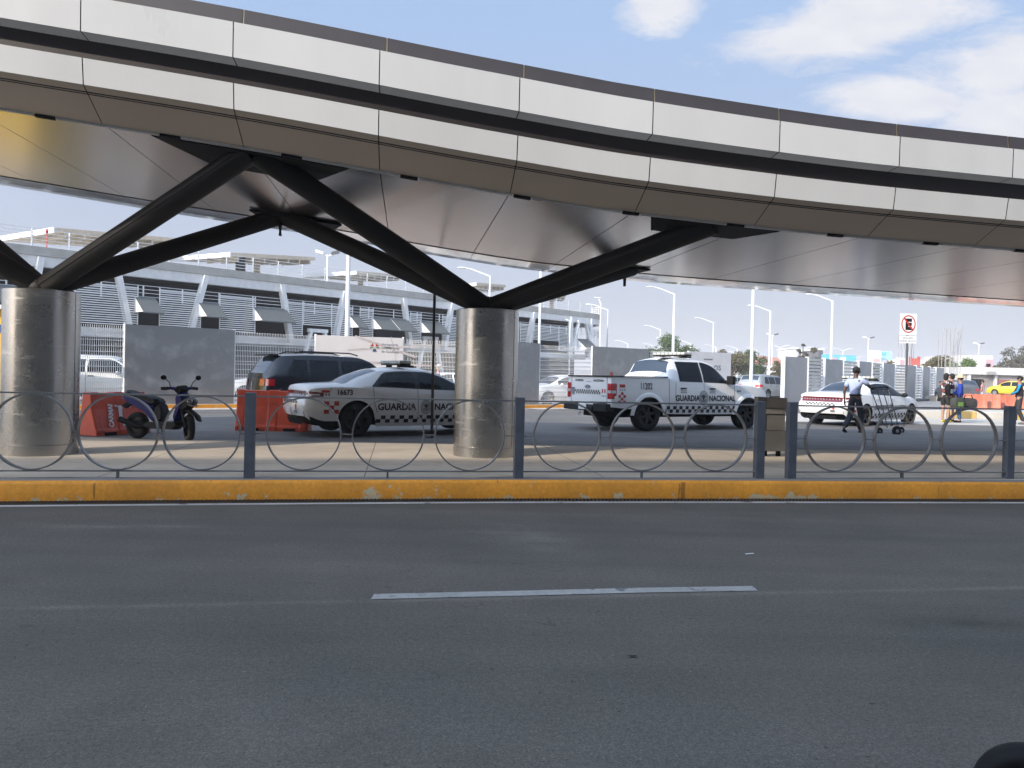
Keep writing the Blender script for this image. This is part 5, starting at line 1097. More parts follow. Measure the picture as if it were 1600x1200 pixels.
# ---------------------------------------------------------------- plastic road barriers
def barrier(name, label, loc, rz, L_=1.6, Hh=0.88, m=M_BARR, text=None, group=None, wb=0.58):
    t = thing(name, label, 'road barrier', loc, rz, group)
    h = wb/2; prof = [(-h,0.0),(-h,0.10),(-h*0.88,0.16),(-h*0.48,Hh*0.62),(-h*0.38,Hh),(h*0.38,Hh),(h*0.48,Hh*0.62),(h*0.88,0.16),(h,0.10),(h,0.0)]
    b = MB()
    xs_ = [0, 0.02, 0.16, 0.20, L_*0.5-0.12, L_*0.5-0.08, L_*0.5+0.08, L_*0.5+0.12, L_-0.20, L_-0.16, L_-0.02, L_]
    ins = [0.03, 0.0, 0.0, 0.025, 0.025, 0.0, 0.0, 0.025, 0.025, 0.0, 0.0, 0.03]
    rows = []
    for x, i_ in zip(xs_, ins): rows.append([Vector((x-L_/2, y*(1-i_*2), z if z < 0.01 else z-i_*0.6)) for y, z in prof])
    n = len(prof); vs = [v for r_ in rows for v in r_]; fs = [(i*n+j, (i+1)*n+j, (i+1)*n+(j+1)%n, i*n+(j+1)%n) for i in range(len(rows)-1) for j in range(n)]
    fs += [tuple(range(n)), tuple(range(len(vs)-1, len(vs)-n-1, -1))]; b.add(vs, fs); o = b.build('shell', m, t); bevel(o, 0.02, 3)
    for sx_ in (-0.25, 0.25):
        b = MB(); b.box(sx_*L_-0.13, sx_*L_+0.13, -h-0.005, h+0.005, -0.001, 0.065); b.build('fork_pocket', M_BLACK, t)
    b = MB(); b.lathe([(0.05,0),(0.05,0.015),(0.0,0.018)], (0,0,Hh-0.016), 'z', 16); b.build('fill_cap', M_BLACK, t)
    if text:
        f = lambda u, v: Vector((u, -(h*0.88 - (v-0.16)/(Hh*0.62-0.16)*h*0.40) - 0.012, v))
        text_mesh(text, 0.15, M_DWH, lambda u, v: f(-0.42+0.22-v+0.03*math.sin((u)*5), 0.42+u*0.82), 'lettering', t, 0.04)
        b = MB(); b.add([f(-0.10,0.66),f(0.24,0.62),f(0.28,0.54),f(0.06,0.57),f(0.0,0.30),f(-0.07,0.30),f(-0.04,0.56),f(-0.12,0.57)], [tuple(range(8))]); b.add([f(0.0,0.24),f(0.34,0.26),f(0.40,0.20),f(-0.02,0.18)], [(0,1,2,3)]); b.build('logo_mark', M_DWH, t)
    return t
p = at_z(160, 682, ZF); barrier('road_barrier', 'red plastic barrier with white lettering standing behind the scooter', (p.x-0.12, p.y+0.70, ZF), R(66), 1.3, 0.86, text='CARMAN', wb=0.62)
p = at_z(420, 674, ZF); barrier('road_barrier', 'long red plastic barrier in front of the black suv', (p.x+0.02, p.y+0.3, ZF), R(2), 1.62, 0.92, wb=0.5)
for i, (px, a_) in enumerate(((1521,-30),(1545,-18),(1567,-28),(1592,-10),(1618,-25))):
    p = at_z(px, 641, ZF); barrier('road_barrier', ['leftmost orange plastic barrier beside the tourists','second orange plastic barrier from the left in the row','orange plastic barrier below the yellow taxi','orange plastic barrier beside the man in the dark jacket','orange plastic barrier at the right picture edge'][i], (p.x, p.y+1.2, ZF), R(a_), 1.02, 0.88, m=M_BARO, group='orange barriers in a row')

# ---------------------------------------------------------------- people
def skin_mesh(name, J, E, m, parent, root, lvl=1, sharp=False):
    ks = list(J); me = bpy.data.meshes.new(name); me.from_pydata([J[k][0] for k in ks], [(ks.index(a), ks.index(b_)) for a, b_ in E], [])
    o = bpy.data.objects.new(name, me); C.objects.link(o)
    sk = o.modifiers.new('skin', 'SKIN'); sk.use_smooth_shade = True; sk.branch_smoothing = 0.6
    for i, k in enumerate(ks):
        r_ = J[k][1]; me.skin_vertices[0].data[i].radius = (r_, r_) if not isinstance(r_, tuple) else r_
        me.skin_vertices[0].data[i].use_root = (k == root)
    sb = o.modifiers.new('sub', 'SUBSURF'); sb.levels = lvl; sb.render_levels = lvl
    dg = bpy.context.evaluated_depsgraph_get(); dg.update(); nm = bpy.data.meshes.new_from_object(o.evaluated_get(dg)); o.modifiers.clear(); o.data = nm; bpy.data.meshes.remove(me)
    nm.materials.clear(); nm.materials.append(m)
    for p_ in nm.polygons: p_.use_smooth = True
    o.parent = parent; return o
BASE = dict(pelvis=(0,0,0.95), belly=(0,0.01,1.08), chest=(0,0.0,1.30), neck0=(0,-0.01,1.46), neck=(0,0.0,1.52), jaw=(0,0.035,1.575), head=(0,0.01,1.645), crown=(0,0.0,1.70), nose=(0,0.105,1.615),
    shR=(0.185,0,1.42), elR=(0.24,-0.03,1.14), wrR=(0.25,0.04,0.90), shL=(-0.185,0,1.42), elL=(-0.24,-0.03,1.14), wrL=(-0.25,0.04,0.90),
    hiR=(0.095,0,0.90), knR=(0.10,0.02,0.50), anR=(0.10,-0.02,0.085), toR=(0.11,0.15,0.035), hiL=(-0.095,0,0.90), knL=(-0.10,0.02,0.50), anL=(-0.10,-0.02,0.085), toL=(-0.11,0.15,0.035))
RAD = dict(pelvis=0.125, belly=0.115, chest=0.135, neck0=0.07, neck=0.052, jaw=0.066, head=0.086, crown=0.066, nose=0.013, shR=0.06, elR=0.041, wrR=0.028, shL=0.06, elL=0.041, wrL=0.028,
    hiR=0.088, knR=0.056, anR=0.038, toR=0.03, hiL=0.088, knL=0.056, anL=0.038, toL=0.03)
def person(label, loc, rz, sc=1.0, pose={}, skin=M_SKIN, shirt=M_WHITE, trousers=M_BLACK, shoes=M_BLACK, short=False, long_sleeve=False, hair=M_HAIR, hat=None, group=None, hair_len=0.0, fat=1.0, belt=None):
    t = thing('person', label, 'person', loc, rz, group); t.scale = (sc, sc, sc)
    P = {k: Vector(v) for k, v in BASE.items()}; P.update({k: Vector(v) for k, v in pose.items()}); rd = dict(RAD)
    for k in ('pelvis','belly','chest'): rd[k] *= fat
    J = {k: (P[k], rd[k]) for k in P}
    E = [('pelvis','belly'),('belly','chest'),('chest','neck0'),('neck0','neck'),('neck','jaw'),('jaw','head'),('head','crown'),('jaw','nose')]
    for s in 'RL': E += [('chest','sh'+s),('sh'+s,'el'+s),('el'+s,'wr'+s),('pelvis','hi'+s),('hi'+s,'kn'+s),('kn'+s,'an'+s),('an'+s,'to'+s)]
    for s in 'RL':   # palms with four fingers and a thumb
        wr, el = P['wr'+s], P['el'+s]; d = (wr-el).normalized(); side = d.cross(Vector((0,0,1))); side = side.normalized() if side.length > 0.2 else Vector((0,1,0)); side = Vector((0,1,0)) if abs(d.z) > 0.7 else side
        pm = wr + d*0.05; J['pa'+s] = (pm, 0.026); E.append(('wr'+s,'pa'+s)); cur = Vector((-0.02 if s == 'R' else 0.02, 0, 0))
        for k in range(4):
            o_ = side*(0.024-0.016*k); ln = (0.070,0.078,0.073,0.058)[k]
            J['f%d%sa' % (k, s)] = (pm + o_ + d*0.035, 0.0095); J['f%d%sb' % (k, s)] = (pm + o_*1.1 + d*(0.035+ln*0.55) + cur*0.4, 0.0085); J['f%d%sc' % (k, s)] = (pm + o_*1.05 + d*(0.035+ln*0.9) + cur*1.4, 0.0075)
            E += [('pa'+s,'f%d%sa' % (k, s)), ('f%d%sa' % (k, s),'f%d%sb' % (k, s)), ('f%d%sb' % (k, s),'f%d%sc' % (k, s))]
        J['th%sa' % s] = (pm + side*0.035 - d*0.01, 0.0105); J['th%sb' % s] = (pm + side*0.050 + d*0.03 + cur*0.5, 0.009); E += [('pa'+s,'th%sa' % s), ('th%sa' % s,'th%sb' % s)]
    skin_mesh('body', J, E, skin, t, 'pelvis')
    mix = lambda a, b_, f: P[a]+(P[b_]-P[a])*f
    # shirt
    S = dict(pelvis=(P['pelvis']+Vector((0,0,0.025 if belt else -0.05)), rd['pelvis']+(0.030 if belt else 0.036)), belly=(P['belly'], rd['belly']+0.03), chest=(P['chest'], rd['chest']+0.036), neck0=(P['neck0']-Vector((0,0,0.02)), rd['neck0']+0.016)); Es = [('pelvis','belly'),('belly','chest'),('chest','neck0')]
    for s in 'RL':
        S['sh'+s] = (P['sh'+s], 0.088); 
        if long_sleeve: S['el'+s] = (P['el'+s], 0.058); S['wr'+s] = (P['wr'+s], 0.042); Es += [('sh'+s,'el'+s),('el'+s,'wr'+s)]
        else: S['um'+s] = (mix('sh'+s,'el'+s,0.72), 0.066); Es += [('sh'+s,'um'+s)]
        Es.append(('chest','sh'+s))
    skin_mesh('shirt', S, Es, shirt, t, 'pelvis')
    T = dict(waist=(P['pelvis']+Vector((0,0,0.10)), rd['pelvis']+0.008), pelvis=(P['pelvis'], rd['pelvis']+0.022)); Et = [('waist','pelvis')]
    for s in 'RL':
        T['hi'+s] = (P['hi'+s], 0.108); Et.append(('pelvis','hi'+s))
        if short: T['kn'+s] = (mix('hi'+s,'kn'+s,0.80), 0.088); Et.append(('hi'+s,'kn'+s))
        else: T['kn'+s] = (P['kn'+s], 0.086); T['an'+s] = (mix('kn'+s,'an'+s,0.93), 0.070); Et += [('hi'+s,'kn'+s),('kn'+s,'an'+s)]
    skin_mesh('trousers', T, Et, trousers, t, 'pelvis')
    for s in 'RL':
        a, b_ = P['an'+s], P['to'+s]; dv = (b_-a)
        Sh = dict(h=(a-Vector((dv.x,dv.y,0))*0.25-Vector((0,0,0.035)), 0.038), m=(a+dv*0.45-Vector((0,0,0.004)), 0.044), t=(b_+Vector((dv.x,dv.y,0))*0.25, 0.034)); skin_mesh('shoe', Sh, [('h','m'),('m','t')], shoes, t, 'm')
    hd = P['head']; b = MB(); b.ball(hd+Vector((0,-0.020,0.022)), 0.091, 0.100, 0.094, 18, 12); 
    if hair_len: b.ball(hd+Vector((0,-0.05,-hair_len*0.5)), 0.085, 0.06, 0.05+hair_len*0.6, 14, 10)
    h_ = b.build('hair', hair, t, smooth=60)
    for sg in (-1, 1):
        b = MB(); b.ball(hd+Vector((sg*0.092,0.0,-0.015)), 0.014, 0.025, 0.035, 8, 6); b.build('ear', skin, t, smooth=60)
        b = MB(); b.ball(hd+Vector((sg*0.033,0.086,-0.005)), 0.012, 0.010, 0.008, 8, 6); b.build('eye', M_INK, t)
    b = MB(); b.ball(hd+Vector((0,0.093,-0.065)), 0.024, 0.008, 0.006, 8, 6); b.build('mouth', mat('lips', (0.25,0.09,0.08), 0.5), t)
    if hat:
        b = MB(); b.lathe([(0.19,0.03),(0.185,0.022),(0.115,0.045),(0.108,0.11),(0.09,0.155),(0.0,0.165)], hd+Vector((0,-0.005,-0.005)), 'z', 24, caps=False); b.build('hat', hat, t, smooth=60)
    if belt: 
        b = MB(); b.lathe([(0.150,0.05),(0.154,0.055),(0.154,0.085),(0.150,0.09)], P['pelvis'], 'z', 24, caps=False); b.build('belt', belt, t)
    return t
# man pushing the luggage cart: walks to the right and away, right arm stretched to the handle
mp = at_y(1336, 670, 22.3); SCM = 1.08
walk = dict(pelvis=(0,0,0.95), elR=(0.30,0.20,1.22), wrR=(0.24,0.46,1.20), elL=(-0.26,-0.07,1.13), wrL=(-0.28,-0.02,0.88), knR=(0.09,0.14,0.52), anR=(0.09,0.10,0.09), toR=(0.10,0.28,0.04), knL=(-0.09,-0.03,0.50), anL=(-0.09,-0.36,0.16), toL=(-0.09,-0.24,0.035), head=(0.01,0.02,1.645), nose=(0.05,0.11,1.61), jaw=(0.01,0.04,1.575))
M_SHIRT = mat('shirt_blue', (0.42,0.48,0.66), 0.8, 0, 0.08, 6, bump=0.5, bscale=9)
M_NAVY = mat('trousers_navy', (0.010,0.012,0.018), 0.85, 0, 0.2, 5, bump=0.4, bscale=8)
man = person('man in pale blue short sleeved shirt and dark trousers pushing a luggage cart', (mp.x-0.02, mp.y, 0.04), R(-52), SCM, walk, M_SKIN, M_SHIRT, M_NAVY, M_BLACK, fat=1.06, belt=M_BLACK)
# luggage cart
hx = at_y(1374, 608, 22.35)
ct = thing('luggage_cart', 'wire frame luggage cart pushed by the man in pale blue shirt', 'luggage cart', (hx.x, hx.y, 0.06), 0)
def cpt(px, py, Y): return at_y(px, py, Y)
M_CART = mat('cart_steel', (0.045,0.045,0.05), 0.4, 0.6)
tops = [(1361,609,22.2),(1371,610,22.35),(1380,610,22.5),(1388,608,22.65)]; bots = [(1378,655,21.9),(1385,660,22.05),(1393,657,22.2),(1401,655,22.35)]
T_ = [cpt(*q) for q in tops]; B_ = [cpt(*q) for q in bots]
for a, c in zip(T_, B_):
    b = MB(); k = c+Vector((0.05,0.05,-0.14)); b.path([a, a+(c-a)*0.9, c, k], 0.014, 8); b.build('upright', M_CART, ct, world=True)
for f_ in (0.0, 0.08, 0.55): 
    b = MB(); b.path([T_[0]+(B_[0]-T_[0])*f_, T_[3]+(B_[3]-T_[3])*f_], 0.013, 8); b.build('cross_bar', M_CART, ct, world=True)
b = MB(); b.path([T_[0], T_[0]+Vector((-0.05,-0.05,0.05)), T_[3]+Vector((-0.05,-0.05,0.06)), T_[3]], 0.020, 8); b.build('handle', M_BLACK, ct, world=True)
b = MB(); base = [cpt(1378+i*4.9, 666 if i % 2 else 661, 21.95+0.05*i+(0.3 if i % 2 else 0)) for i in range(9)]; b.path(base, 0.012, 6); b.build('wire_deck', M_RIMS, ct, world=True)
b = MB(); b.path([base[0], base[-1]], 0.012, 6); b.path([base[0]+Vector((0,0.4,0)), base[-1]+Vector((0.05,0.3,0))], 0.012, 6); b.build('deck_frame', M_RIMS, ct, world=True)
for px, py, Y, r_ in ((1401,668,21.85,0.135),(1374,664,22.2,0.10),(1408,663,22.8,0.10)):
    p = cpt(px, py, Y); b = MB(); b.lathe([(r_*0.5,-0.03),(r_*0.9,-0.035),(r_,-0.02),(r_,0.02),(r_*0.9,0.035),(r_*0.5,0.03)], (0,0,0), 'y', 22); w = b.build('wheel', M_TYRE, ct, smooth=50); w.location = (p.x-ct.location.x, p.y-ct.location.y, r_); w.rotation_euler = (0,0,R(12)); b = MB(); b.lathe([(r_*0.35,-0.04),(r_*0.35,0.04)], (0,0,0), 'y', 14); b.build('hub', M_RIMS, w)
# tourists
M_PRINT = bpy.data.materials.new('print_shirt'); M_PRINT.use_nodes = True
_t = M_PRINT.node_tree; _v = _t.nodes.new('ShaderNodeTexVoronoi'); _v.inputs['Scale'].default_value = 16; _r = _t.nodes.new('ShaderNodeValToRGB'); _r.color_ramp.interpolation = 'CONSTANT'
_r.color_ramp.elements[0].color = (0.02,0.02,0.025,1); _r.color_ramp.elements[1].position = 0.45; _r.color_ramp.elements[1].color = (0.6,0.6,0.58,1); _e = _r.color_ramp.elements.new(0.75); _e.color = (0.25,0.06,0.05,1)
_c = _t.nodes.new('ShaderNodeSeparateXYZ'); _t.links.new(_v.outputs['Color'], _c.inputs[0]); _t.links.new(_c.outputs[0], _r.inputs[0]); _t.links.new(_r.outputs[0], _t.nodes['Principled BSDF'].inputs['Base Color']); _tc = _t.nodes.new('ShaderNodeTexCoord'); _t.links.new(_tc.outputs['Object'], _v.inputs['Vector'])
Yt = 29.3
def pat(px, Y, z=ZF): p = at_y(px, 620, Y); return (p.x, p.y, z)
person('tourist in patterned shirt, black shorts and yellow shoes with hands near the face', pat(1478, Yt), R(-60), 1.03, dict(elR=(0.22,0.12,1.20), wrR=(0.10,0.26,1.36), elL=(-0.22,0.14,1.22), wrL=(-0.08,0.26,1.40)), M_SKIN2, M_PRINT, mat('shorts_black', (0.02,0.018,0.018), 0.8), mat('shoe_yellow', (0.75,0.60,0.03), 0.6), short=True, hair_len=0.10)
person('tourist with dark hair and pale top half hidden behind the patterned shirt', pat(1486.5, Yt+0.6), R(20), 1.03, {}, M_SKIN2, mat('shirt_pale', (0.45,0.48,0.58), 0.8), mat('shorts_dark', (0.03,0.028,0.03), 0.8), M_BLACK, short=True, hair_len=0.05)
person('tourist in straw hat, royal blue shirt and jeans carrying a duffel bag', pat(1500, Yt), R(55), 0.99, dict(elR=(0.27,0.10,1.20), wrR=(0.24,0.26,1.02), knR=(0.11,0.08,0.50), toR=(0.13,0.17,0.035)), M_SKIN2, mat('shirt_royal', (0.02,0.055,0.38), 0.8), mat('jeans', (0.05,0.10,0.20), 0.85), M_BLACK, long_sleeve=True, hat=mat('straw', (0.62,0.52,0.34), 0.8))
def bag(label, loc, rz, sx, sy, sz, m, cat='bag', name='bag', straps=True, m2=None):
    t = thing(name, label, cat, loc, rz); b = MB(); pts = []
    n = 14
    ring = lambda y, k: [(sx*k*math.copysign(abs(math.cos(a))**0.6, math.cos(a)), y, sz*0.5+sz*0.5*k*math.copysign(abs(math.sin(a))**0.6, math.sin(a))) for a in [2*PI*i/n for i in range(n)]]
    rs = [ring(-sy, 0.72), ring(-sy*0.8, 0.97), ring(0, 1.0), ring(sy*0.8, 0.97), ring(sy, 0.72)]; vs = [v for r_ in rs for v in r_]
    b.add(vs, [(i*n+j, i*n+(j+1)%n, (i+1)*n+(j+1)%n, (i+1)*n+j) for i in range(4) for j in range(n)] + [tuple(range(n)), tuple(range(5*n-1, 4*n-1, -1))]); b.build('bag_body', m, t, smooth=50)
    if straps:
        for s in (-0.4, 0.4): b = MB(); b.path([(-sx*0.5,s*sy,sz*0.9),(-sx*0.3,s*sy,sz*1.25),(sx*0.3,s*sy,sz*1.25),(sx*0.5,s*sy,sz*0.9)], 0.012, 6); b.build('strap', M_BLACK, t)
    b = MB(); b.box(-sx*0.6,sx*0.6,-sy*1.06,-sy*0.7,sz*0.2,sz*0.6); o = b.build('pocket', m2 or m, t); bevel(o, 0.03)
    return t
x, y, z = pat(1483, Yt-0.25); bag('patterned backpack on the back of the tourist in black shorts', (x, y, 1.08), R(30), 0.14, 0.10, 0.42, M_BLACK, 'backpack', 'backpack', m2=mat('pack_print', (0.25,0.26,0.3), 0.8))
x, y, z = pat(1496, Yt-0.35); bag('dark green and black backpack hanging at the hip of the hat wearer', (x, y, 0.62), R(20), 0.22, 0.15, 0.42, mat('pack_dark', (0.05,0.055,0.045), 0.8), 'backpack', 'backpack', m2=mat('pack_green', (0.16,0.30,0.05), 0.8))
x, y, z = pat(1513, Yt+0.1); bag('large black duffel bag slung beside the tourist in the straw hat', (x, y, 0.62), R(-35), 0.30, 0.16, 0.40, mat('duffel', (0.02,0.02,0.022), 0.75), 'duffel bag', 'duffel_bag')
jk = person('man in dark tracksuit jacket with bright blue sleeve stripe at the right edge', pat(1593, 29.0), R(60), 1.0, dict(elR=(0.22,0.12,1.18), wrR=(0.06,0.26,1.08), elL=(-0.23,0.10,1.18), wrL=(-0.05,0.26,1.08), knR=(0.10,0.12,0.50), anR=(0.10,0.10,0.085), toR=(0.11,0.27,0.035), anL=(-0.10,-0.16,0.085), toL=(-0.11,0.0,0.035)), M_SKIN2, mat('jacket', (0.035,0.025,0.03), 0.6), mat('track_pants', (0.03,0.03,0.033), 0.8), mat('shoe_grey', (0.12,0.12,0.12), 0.7), long_sleeve=True, fat=1.12)
b = MB(); pp = [BASE['shL'], (-0.23,0.10,1.18), (-0.05,0.26,1.08)]; b.path([Vector(pp[0])+Vector((-0.05,0.0,0.03)), Vector((-0.285,0.08,1.20)), Vector((-0.15,0.235,1.115))], [0.05,0.036,0.03], 8); b.build('sleeve_stripe', mat('stripe_blue', (0.01,0.30,0.62), 0.5), jk, smooth=60)
person('distant pedestrian in pink top and pale trousers walking beyond the barriers', pat(1535, 58), R(40), 1.0, dict(elR=(0.32,0.05,1.2)), M_SKIN2, mat('top_pink', (0.55,0.28,0.26), 0.8), mat('pants_pale', (0.45,0.50,0.55), 0.8), M_BLACK)
person('pedestrian in pink shirt behind the mesh beside the middle column', pat(684, 33.5), R(100), 1.0, {}, M_SKIN2, mat('shirt_pink', (0.62,0.30,0.28), 0.8), mat('pants_blue', (0.08,0.16,0.34), 0.8), M_BLACK, hair=mat('cap_white', (0.6,0.6,0.6), 0.7))

# ---------------------------------------------------------------- no parking sign
s0 = at_z(1414, 660, ZF); Ys = s0.y; sp = thing('road_sign', 'no parking sign with struck out letter E on a grey steel pole', 'road sign', (s0.x, s0.y, ZF))
zt = at_y(1416, 490, Ys).z; zb = at_y(1416, 535, Ys).z
b = MB(); b.box(-0.035,0.035,-0.03,0.03,0,zt-ZF-0.05); b.build('pole', mat('pole_grey', (0.20,0.20,0.21), 0.5, 0.5), sp)
W2 = 0.30; zc = zt-ZF; 
b = MB(); b.box(-W2,W2,-0.05,-0.04,zc-0.78,zc); bevel(b.build('sign_plate', mat('sign_white', (0.80,0.80,0.80), 0.45, 0, 0.02), sp), 0.003)
b = MB(); b.box(-W2,W2,-0.05,-0.04,zc-1.06,zc-0.80); b.build('lower_plate', mat('sign_white', (0.80,0.80,0.80), 0.45), sp)
cz = zc-0.375
text_mesh('E', 0.50, M_INK, lambda u, v: Vector((u+0.0, -0.0525, cz-0.18+v)), 'letter', sp, 0.07, sx=0.86)
b = MB(); n = 40
b.grid(lambda k, q: Vector(((0.215,0.255)[q]*math.cos(2*PI*k/n), -0.0545, cz+(0.275,0.315)[q]*math.sin(2*PI*k/n))), range(n+1), (0,1)); b.build('red_ring', M_DRD, sp)
b = MB(); a_ = R(132); q1 = Vector((0.235*math.cos(a_),-0.0565,cz+0.295*math.sin(a_))); q2 = Vector((-q1.x,-0.0565,2*cz-q1.z)); dd = (q2-q1).normalized(); nn = Vector((-dd.z,0,dd.x))*0.028; b.add([q1-nn,q2-nn,q2+nn,q1+nn],[(0,1,2,3)]); b.build('red_bar', M_DRD, sp)
for i, s_ in enumerate(('EXCLUSIVO', 'GUARDIA NACIONAL')): text_mesh(s_, 0.085 if i == 0 else 0.075, M_GINK, lambda u, v: Vector((u, -0.0525, zc-0.905-0.10*i+v)), 'lettering', sp, 0.02, sx=0.8)
b = MB(); b.box(-W2+0.012,W2-0.012,-0.0515,-0.0505,zc-0.775,zc-0.770); b.box(-W2+0.012,W2-0.012,-0.0515,-0.0505,zc-0.02,zc-0.015); b.build('border', M_GINK, sp)
# thin dark post by the first police car
p = at_z(674.5, 684, ZF); q = at_y(679.5, 440, p.y); b = thing('thin_post', 'thin dark steel post standing before the police sedan numbered 16673', 'post', (p.x, p.y, ZF))
m_ = MB(); m_.bar((0,0,0),(q.x-p.x,0,q.z-ZF),0.055,0.055); m_.build('shaft', mat('post_dark', (0.045,0.04,0.035), 0.6, 0.3), b)
m_ = MB(); m_.box(-0.09,0.09,-0.09,0.09,0,0.012); m_.build('foot_plate', M_RIM, b)

# ---------------------------------------------------------------- street lamps and masts
def lamp(px, py, label, arms=(-1,), hgt=9.0, base=None, tip=None, thick=0.16, kind='arm', grp='white street lamps', ln=1.9, rise=0.55):
    H_ = 585+0.0227*(px-800); Y = 1250*(hgt-1.5)/(H_-py); p = at_y(px, py, Y)
    t = thing('street_lamp', label, 'street lamp', (p.x, p.y, ZF), 0, grp); h = p.z-ZF
    b = MB(); b.tube((0,0,0),(0,0,h),thick*0.62,thick*0.42,n=10); b.lathe([(thick*1.1,0),(thick*1.1,0.3),(thick*0.7,0.34)], n=10); b.build('pole', M_LAMP, t, smooth=50)
    if kind == 'arm':
        for s in arms:
            b = MB(); L_ = ln*s; b.path([(0,0,h-0.05),(L_*0.75,0,h+rise*0.85),(L_,0,h+rise)], [0.07,0.055,0.05], 8); b.build('arm', M_LAMP, t)
            b = MB(); b.ball((L_*1.14, 0, h+rise+0.01), 0.38, 0.13, 0.07, 12, 8); b.build('lamp_head', M_LAMP, t, smooth=60)
    elif kind == 'flood':
        for s in (-1, 1):
            b = MB(); b.bar((0,0,h-0.1),(s*0.55,0,h+0.05),0.08,0.08); b.build('bracket', M_LAMP, t)
            b = MB(); b.hull_prism([(s*0.3,-0.2,h+0.0),(s*0.95,-0.2,h+0.15),(s*0.95,0.2,h+0.15),(s*0.3,0.2,h)], [(s*0.35,-0.2,h+0.22),(s*0.95,-0.2,h+0.38),(s*0.95,0.2,h+0.38),(s*0.35,0.2,h+0.22)]); b.build('floodlight', M_LAMP if s < 0 else M_CARR, t)
    return t
for px, py, k, kw in (
    (1054,459,'tall white lamp with left arm rising behind the pickup cab',dict(thick=0.24)), (1301,470,'tall white lamp with left arm left of the no parking sign',dict(thick=0.22)),
    (1204,486,'slender white lamp just right of the tall mast behind the roof',dict(thick=0.2)), (1115,504,'white lamp with left arm over the end of the white board',dict(hgt=9)),
    (1032,515,'white lamp with left arm left of the lamp behind the pickup cab',{}), (950,484,'white lamp just right of the rounded garage end',{}), (939,474,'white lamp head behind the rounded garage end',dict(ln=0.3)),
    (891,501,'white lamp in front of the rounded garage end',dict(hgt=7.0)), (766,431,'white lamp showing between the dark struts above the middle column',{}),
    (981,537,'small far white lamp above the metal sheet',dict(hgt=8)), (1047,533,'small white lamp in front of the dark green tree',dict(hgt=8)), (1079,537,'small white lamp at the right side of the dark green tree',dict(hgt=8)),
    (1023,541,'small white lamp left of the dark green tree',dict(hgt=8)), (1152,545,'small white lamp before the brownish tree',dict(hgt=8)), (1153.5,553,'lower white lamp before the brownish tree',dict(hgt=8)),
    (1119,543,'tiny white lamp above the white board',dict(hgt=8)), (1182,547,'white lamp beside the foot of the tall mast',dict(hgt=8)), (1177,555,'short white lamp behind the tall mast',dict(hgt=8))): lamp(px, py, k, **kw)
for px, py, k in ((1219,543,'double arm white lamp left of the grey hoarding sheet'),(1253,546,'double arm white lamp above the first hoarding sheet'),(1277,547,'double arm white lamp before the bare tree'),(1317,548,'double arm white lamp before the cyan billboard'),(1163,560,'double arm white lamp low before the brownish tree'),(1232,551,'small double arm white lamp above the hoarding edge'),(1264,557,'small double arm white lamp behind the slatted hoarding'),(1335,560,'small double arm white lamp left of the walking man')): lamp(px, py, k, arms=(-1,1), hgt=8, thick=0.14, ln=1.5, rise=0.45)
lamp(1207, 524, 'white floodlight post right of the slender lamp', kind='flood', grp='floodlight posts', hgt=9)
lamp(1357, 529, 'white floodlight post above the walking man', kind='flood', grp='floodlight posts', hgt=9)
lamp(1529.5, 538, 'white floodlight post above the white box building', kind='flood', grp='floodlight posts', hgt=9)
lamp(512, 398, 'slim white deck lamp on the garage roof', kind='flood', grp='floodlight posts', hgt=11)
lamp(1420, 506, 'thin white lamp post hidden behind the no parking sign', kind='flood', hgt=9, thick=0.2, grp='floodlight posts')
for px, Y, lab, r_ in ((541.5,40,'thick white mast rising behind the airport banner',0.125),(842,75,'white mast behind the garage right of the middle column',0.14),(1174.5,52,'tall thick white mast right of the pickup, reaching behind the roof',0.115)):
    p = at_y(px, 560, Y); t = thing('white_mast', lab, 'mast', (p.x, p.y, ZF), 0, 'tall white masts'); b = MB(); b.tube((0,0,0),(0,0,12),r_,r_*0.75,n=16); b.build('pole', M_LAMP, t, smooth=50)
    b = MB(); b.path([(0,0,12),(-0.6,0,12.4),(-1.6,0,12.6)], [0.07,0.06,0.05], 8); b.build('arm', M_LAMP, t); b = MB(); b.ball((-1.9,0,12.6),0.4,0.15,0.08); b.build('lamp_head', M_LAMP, t)

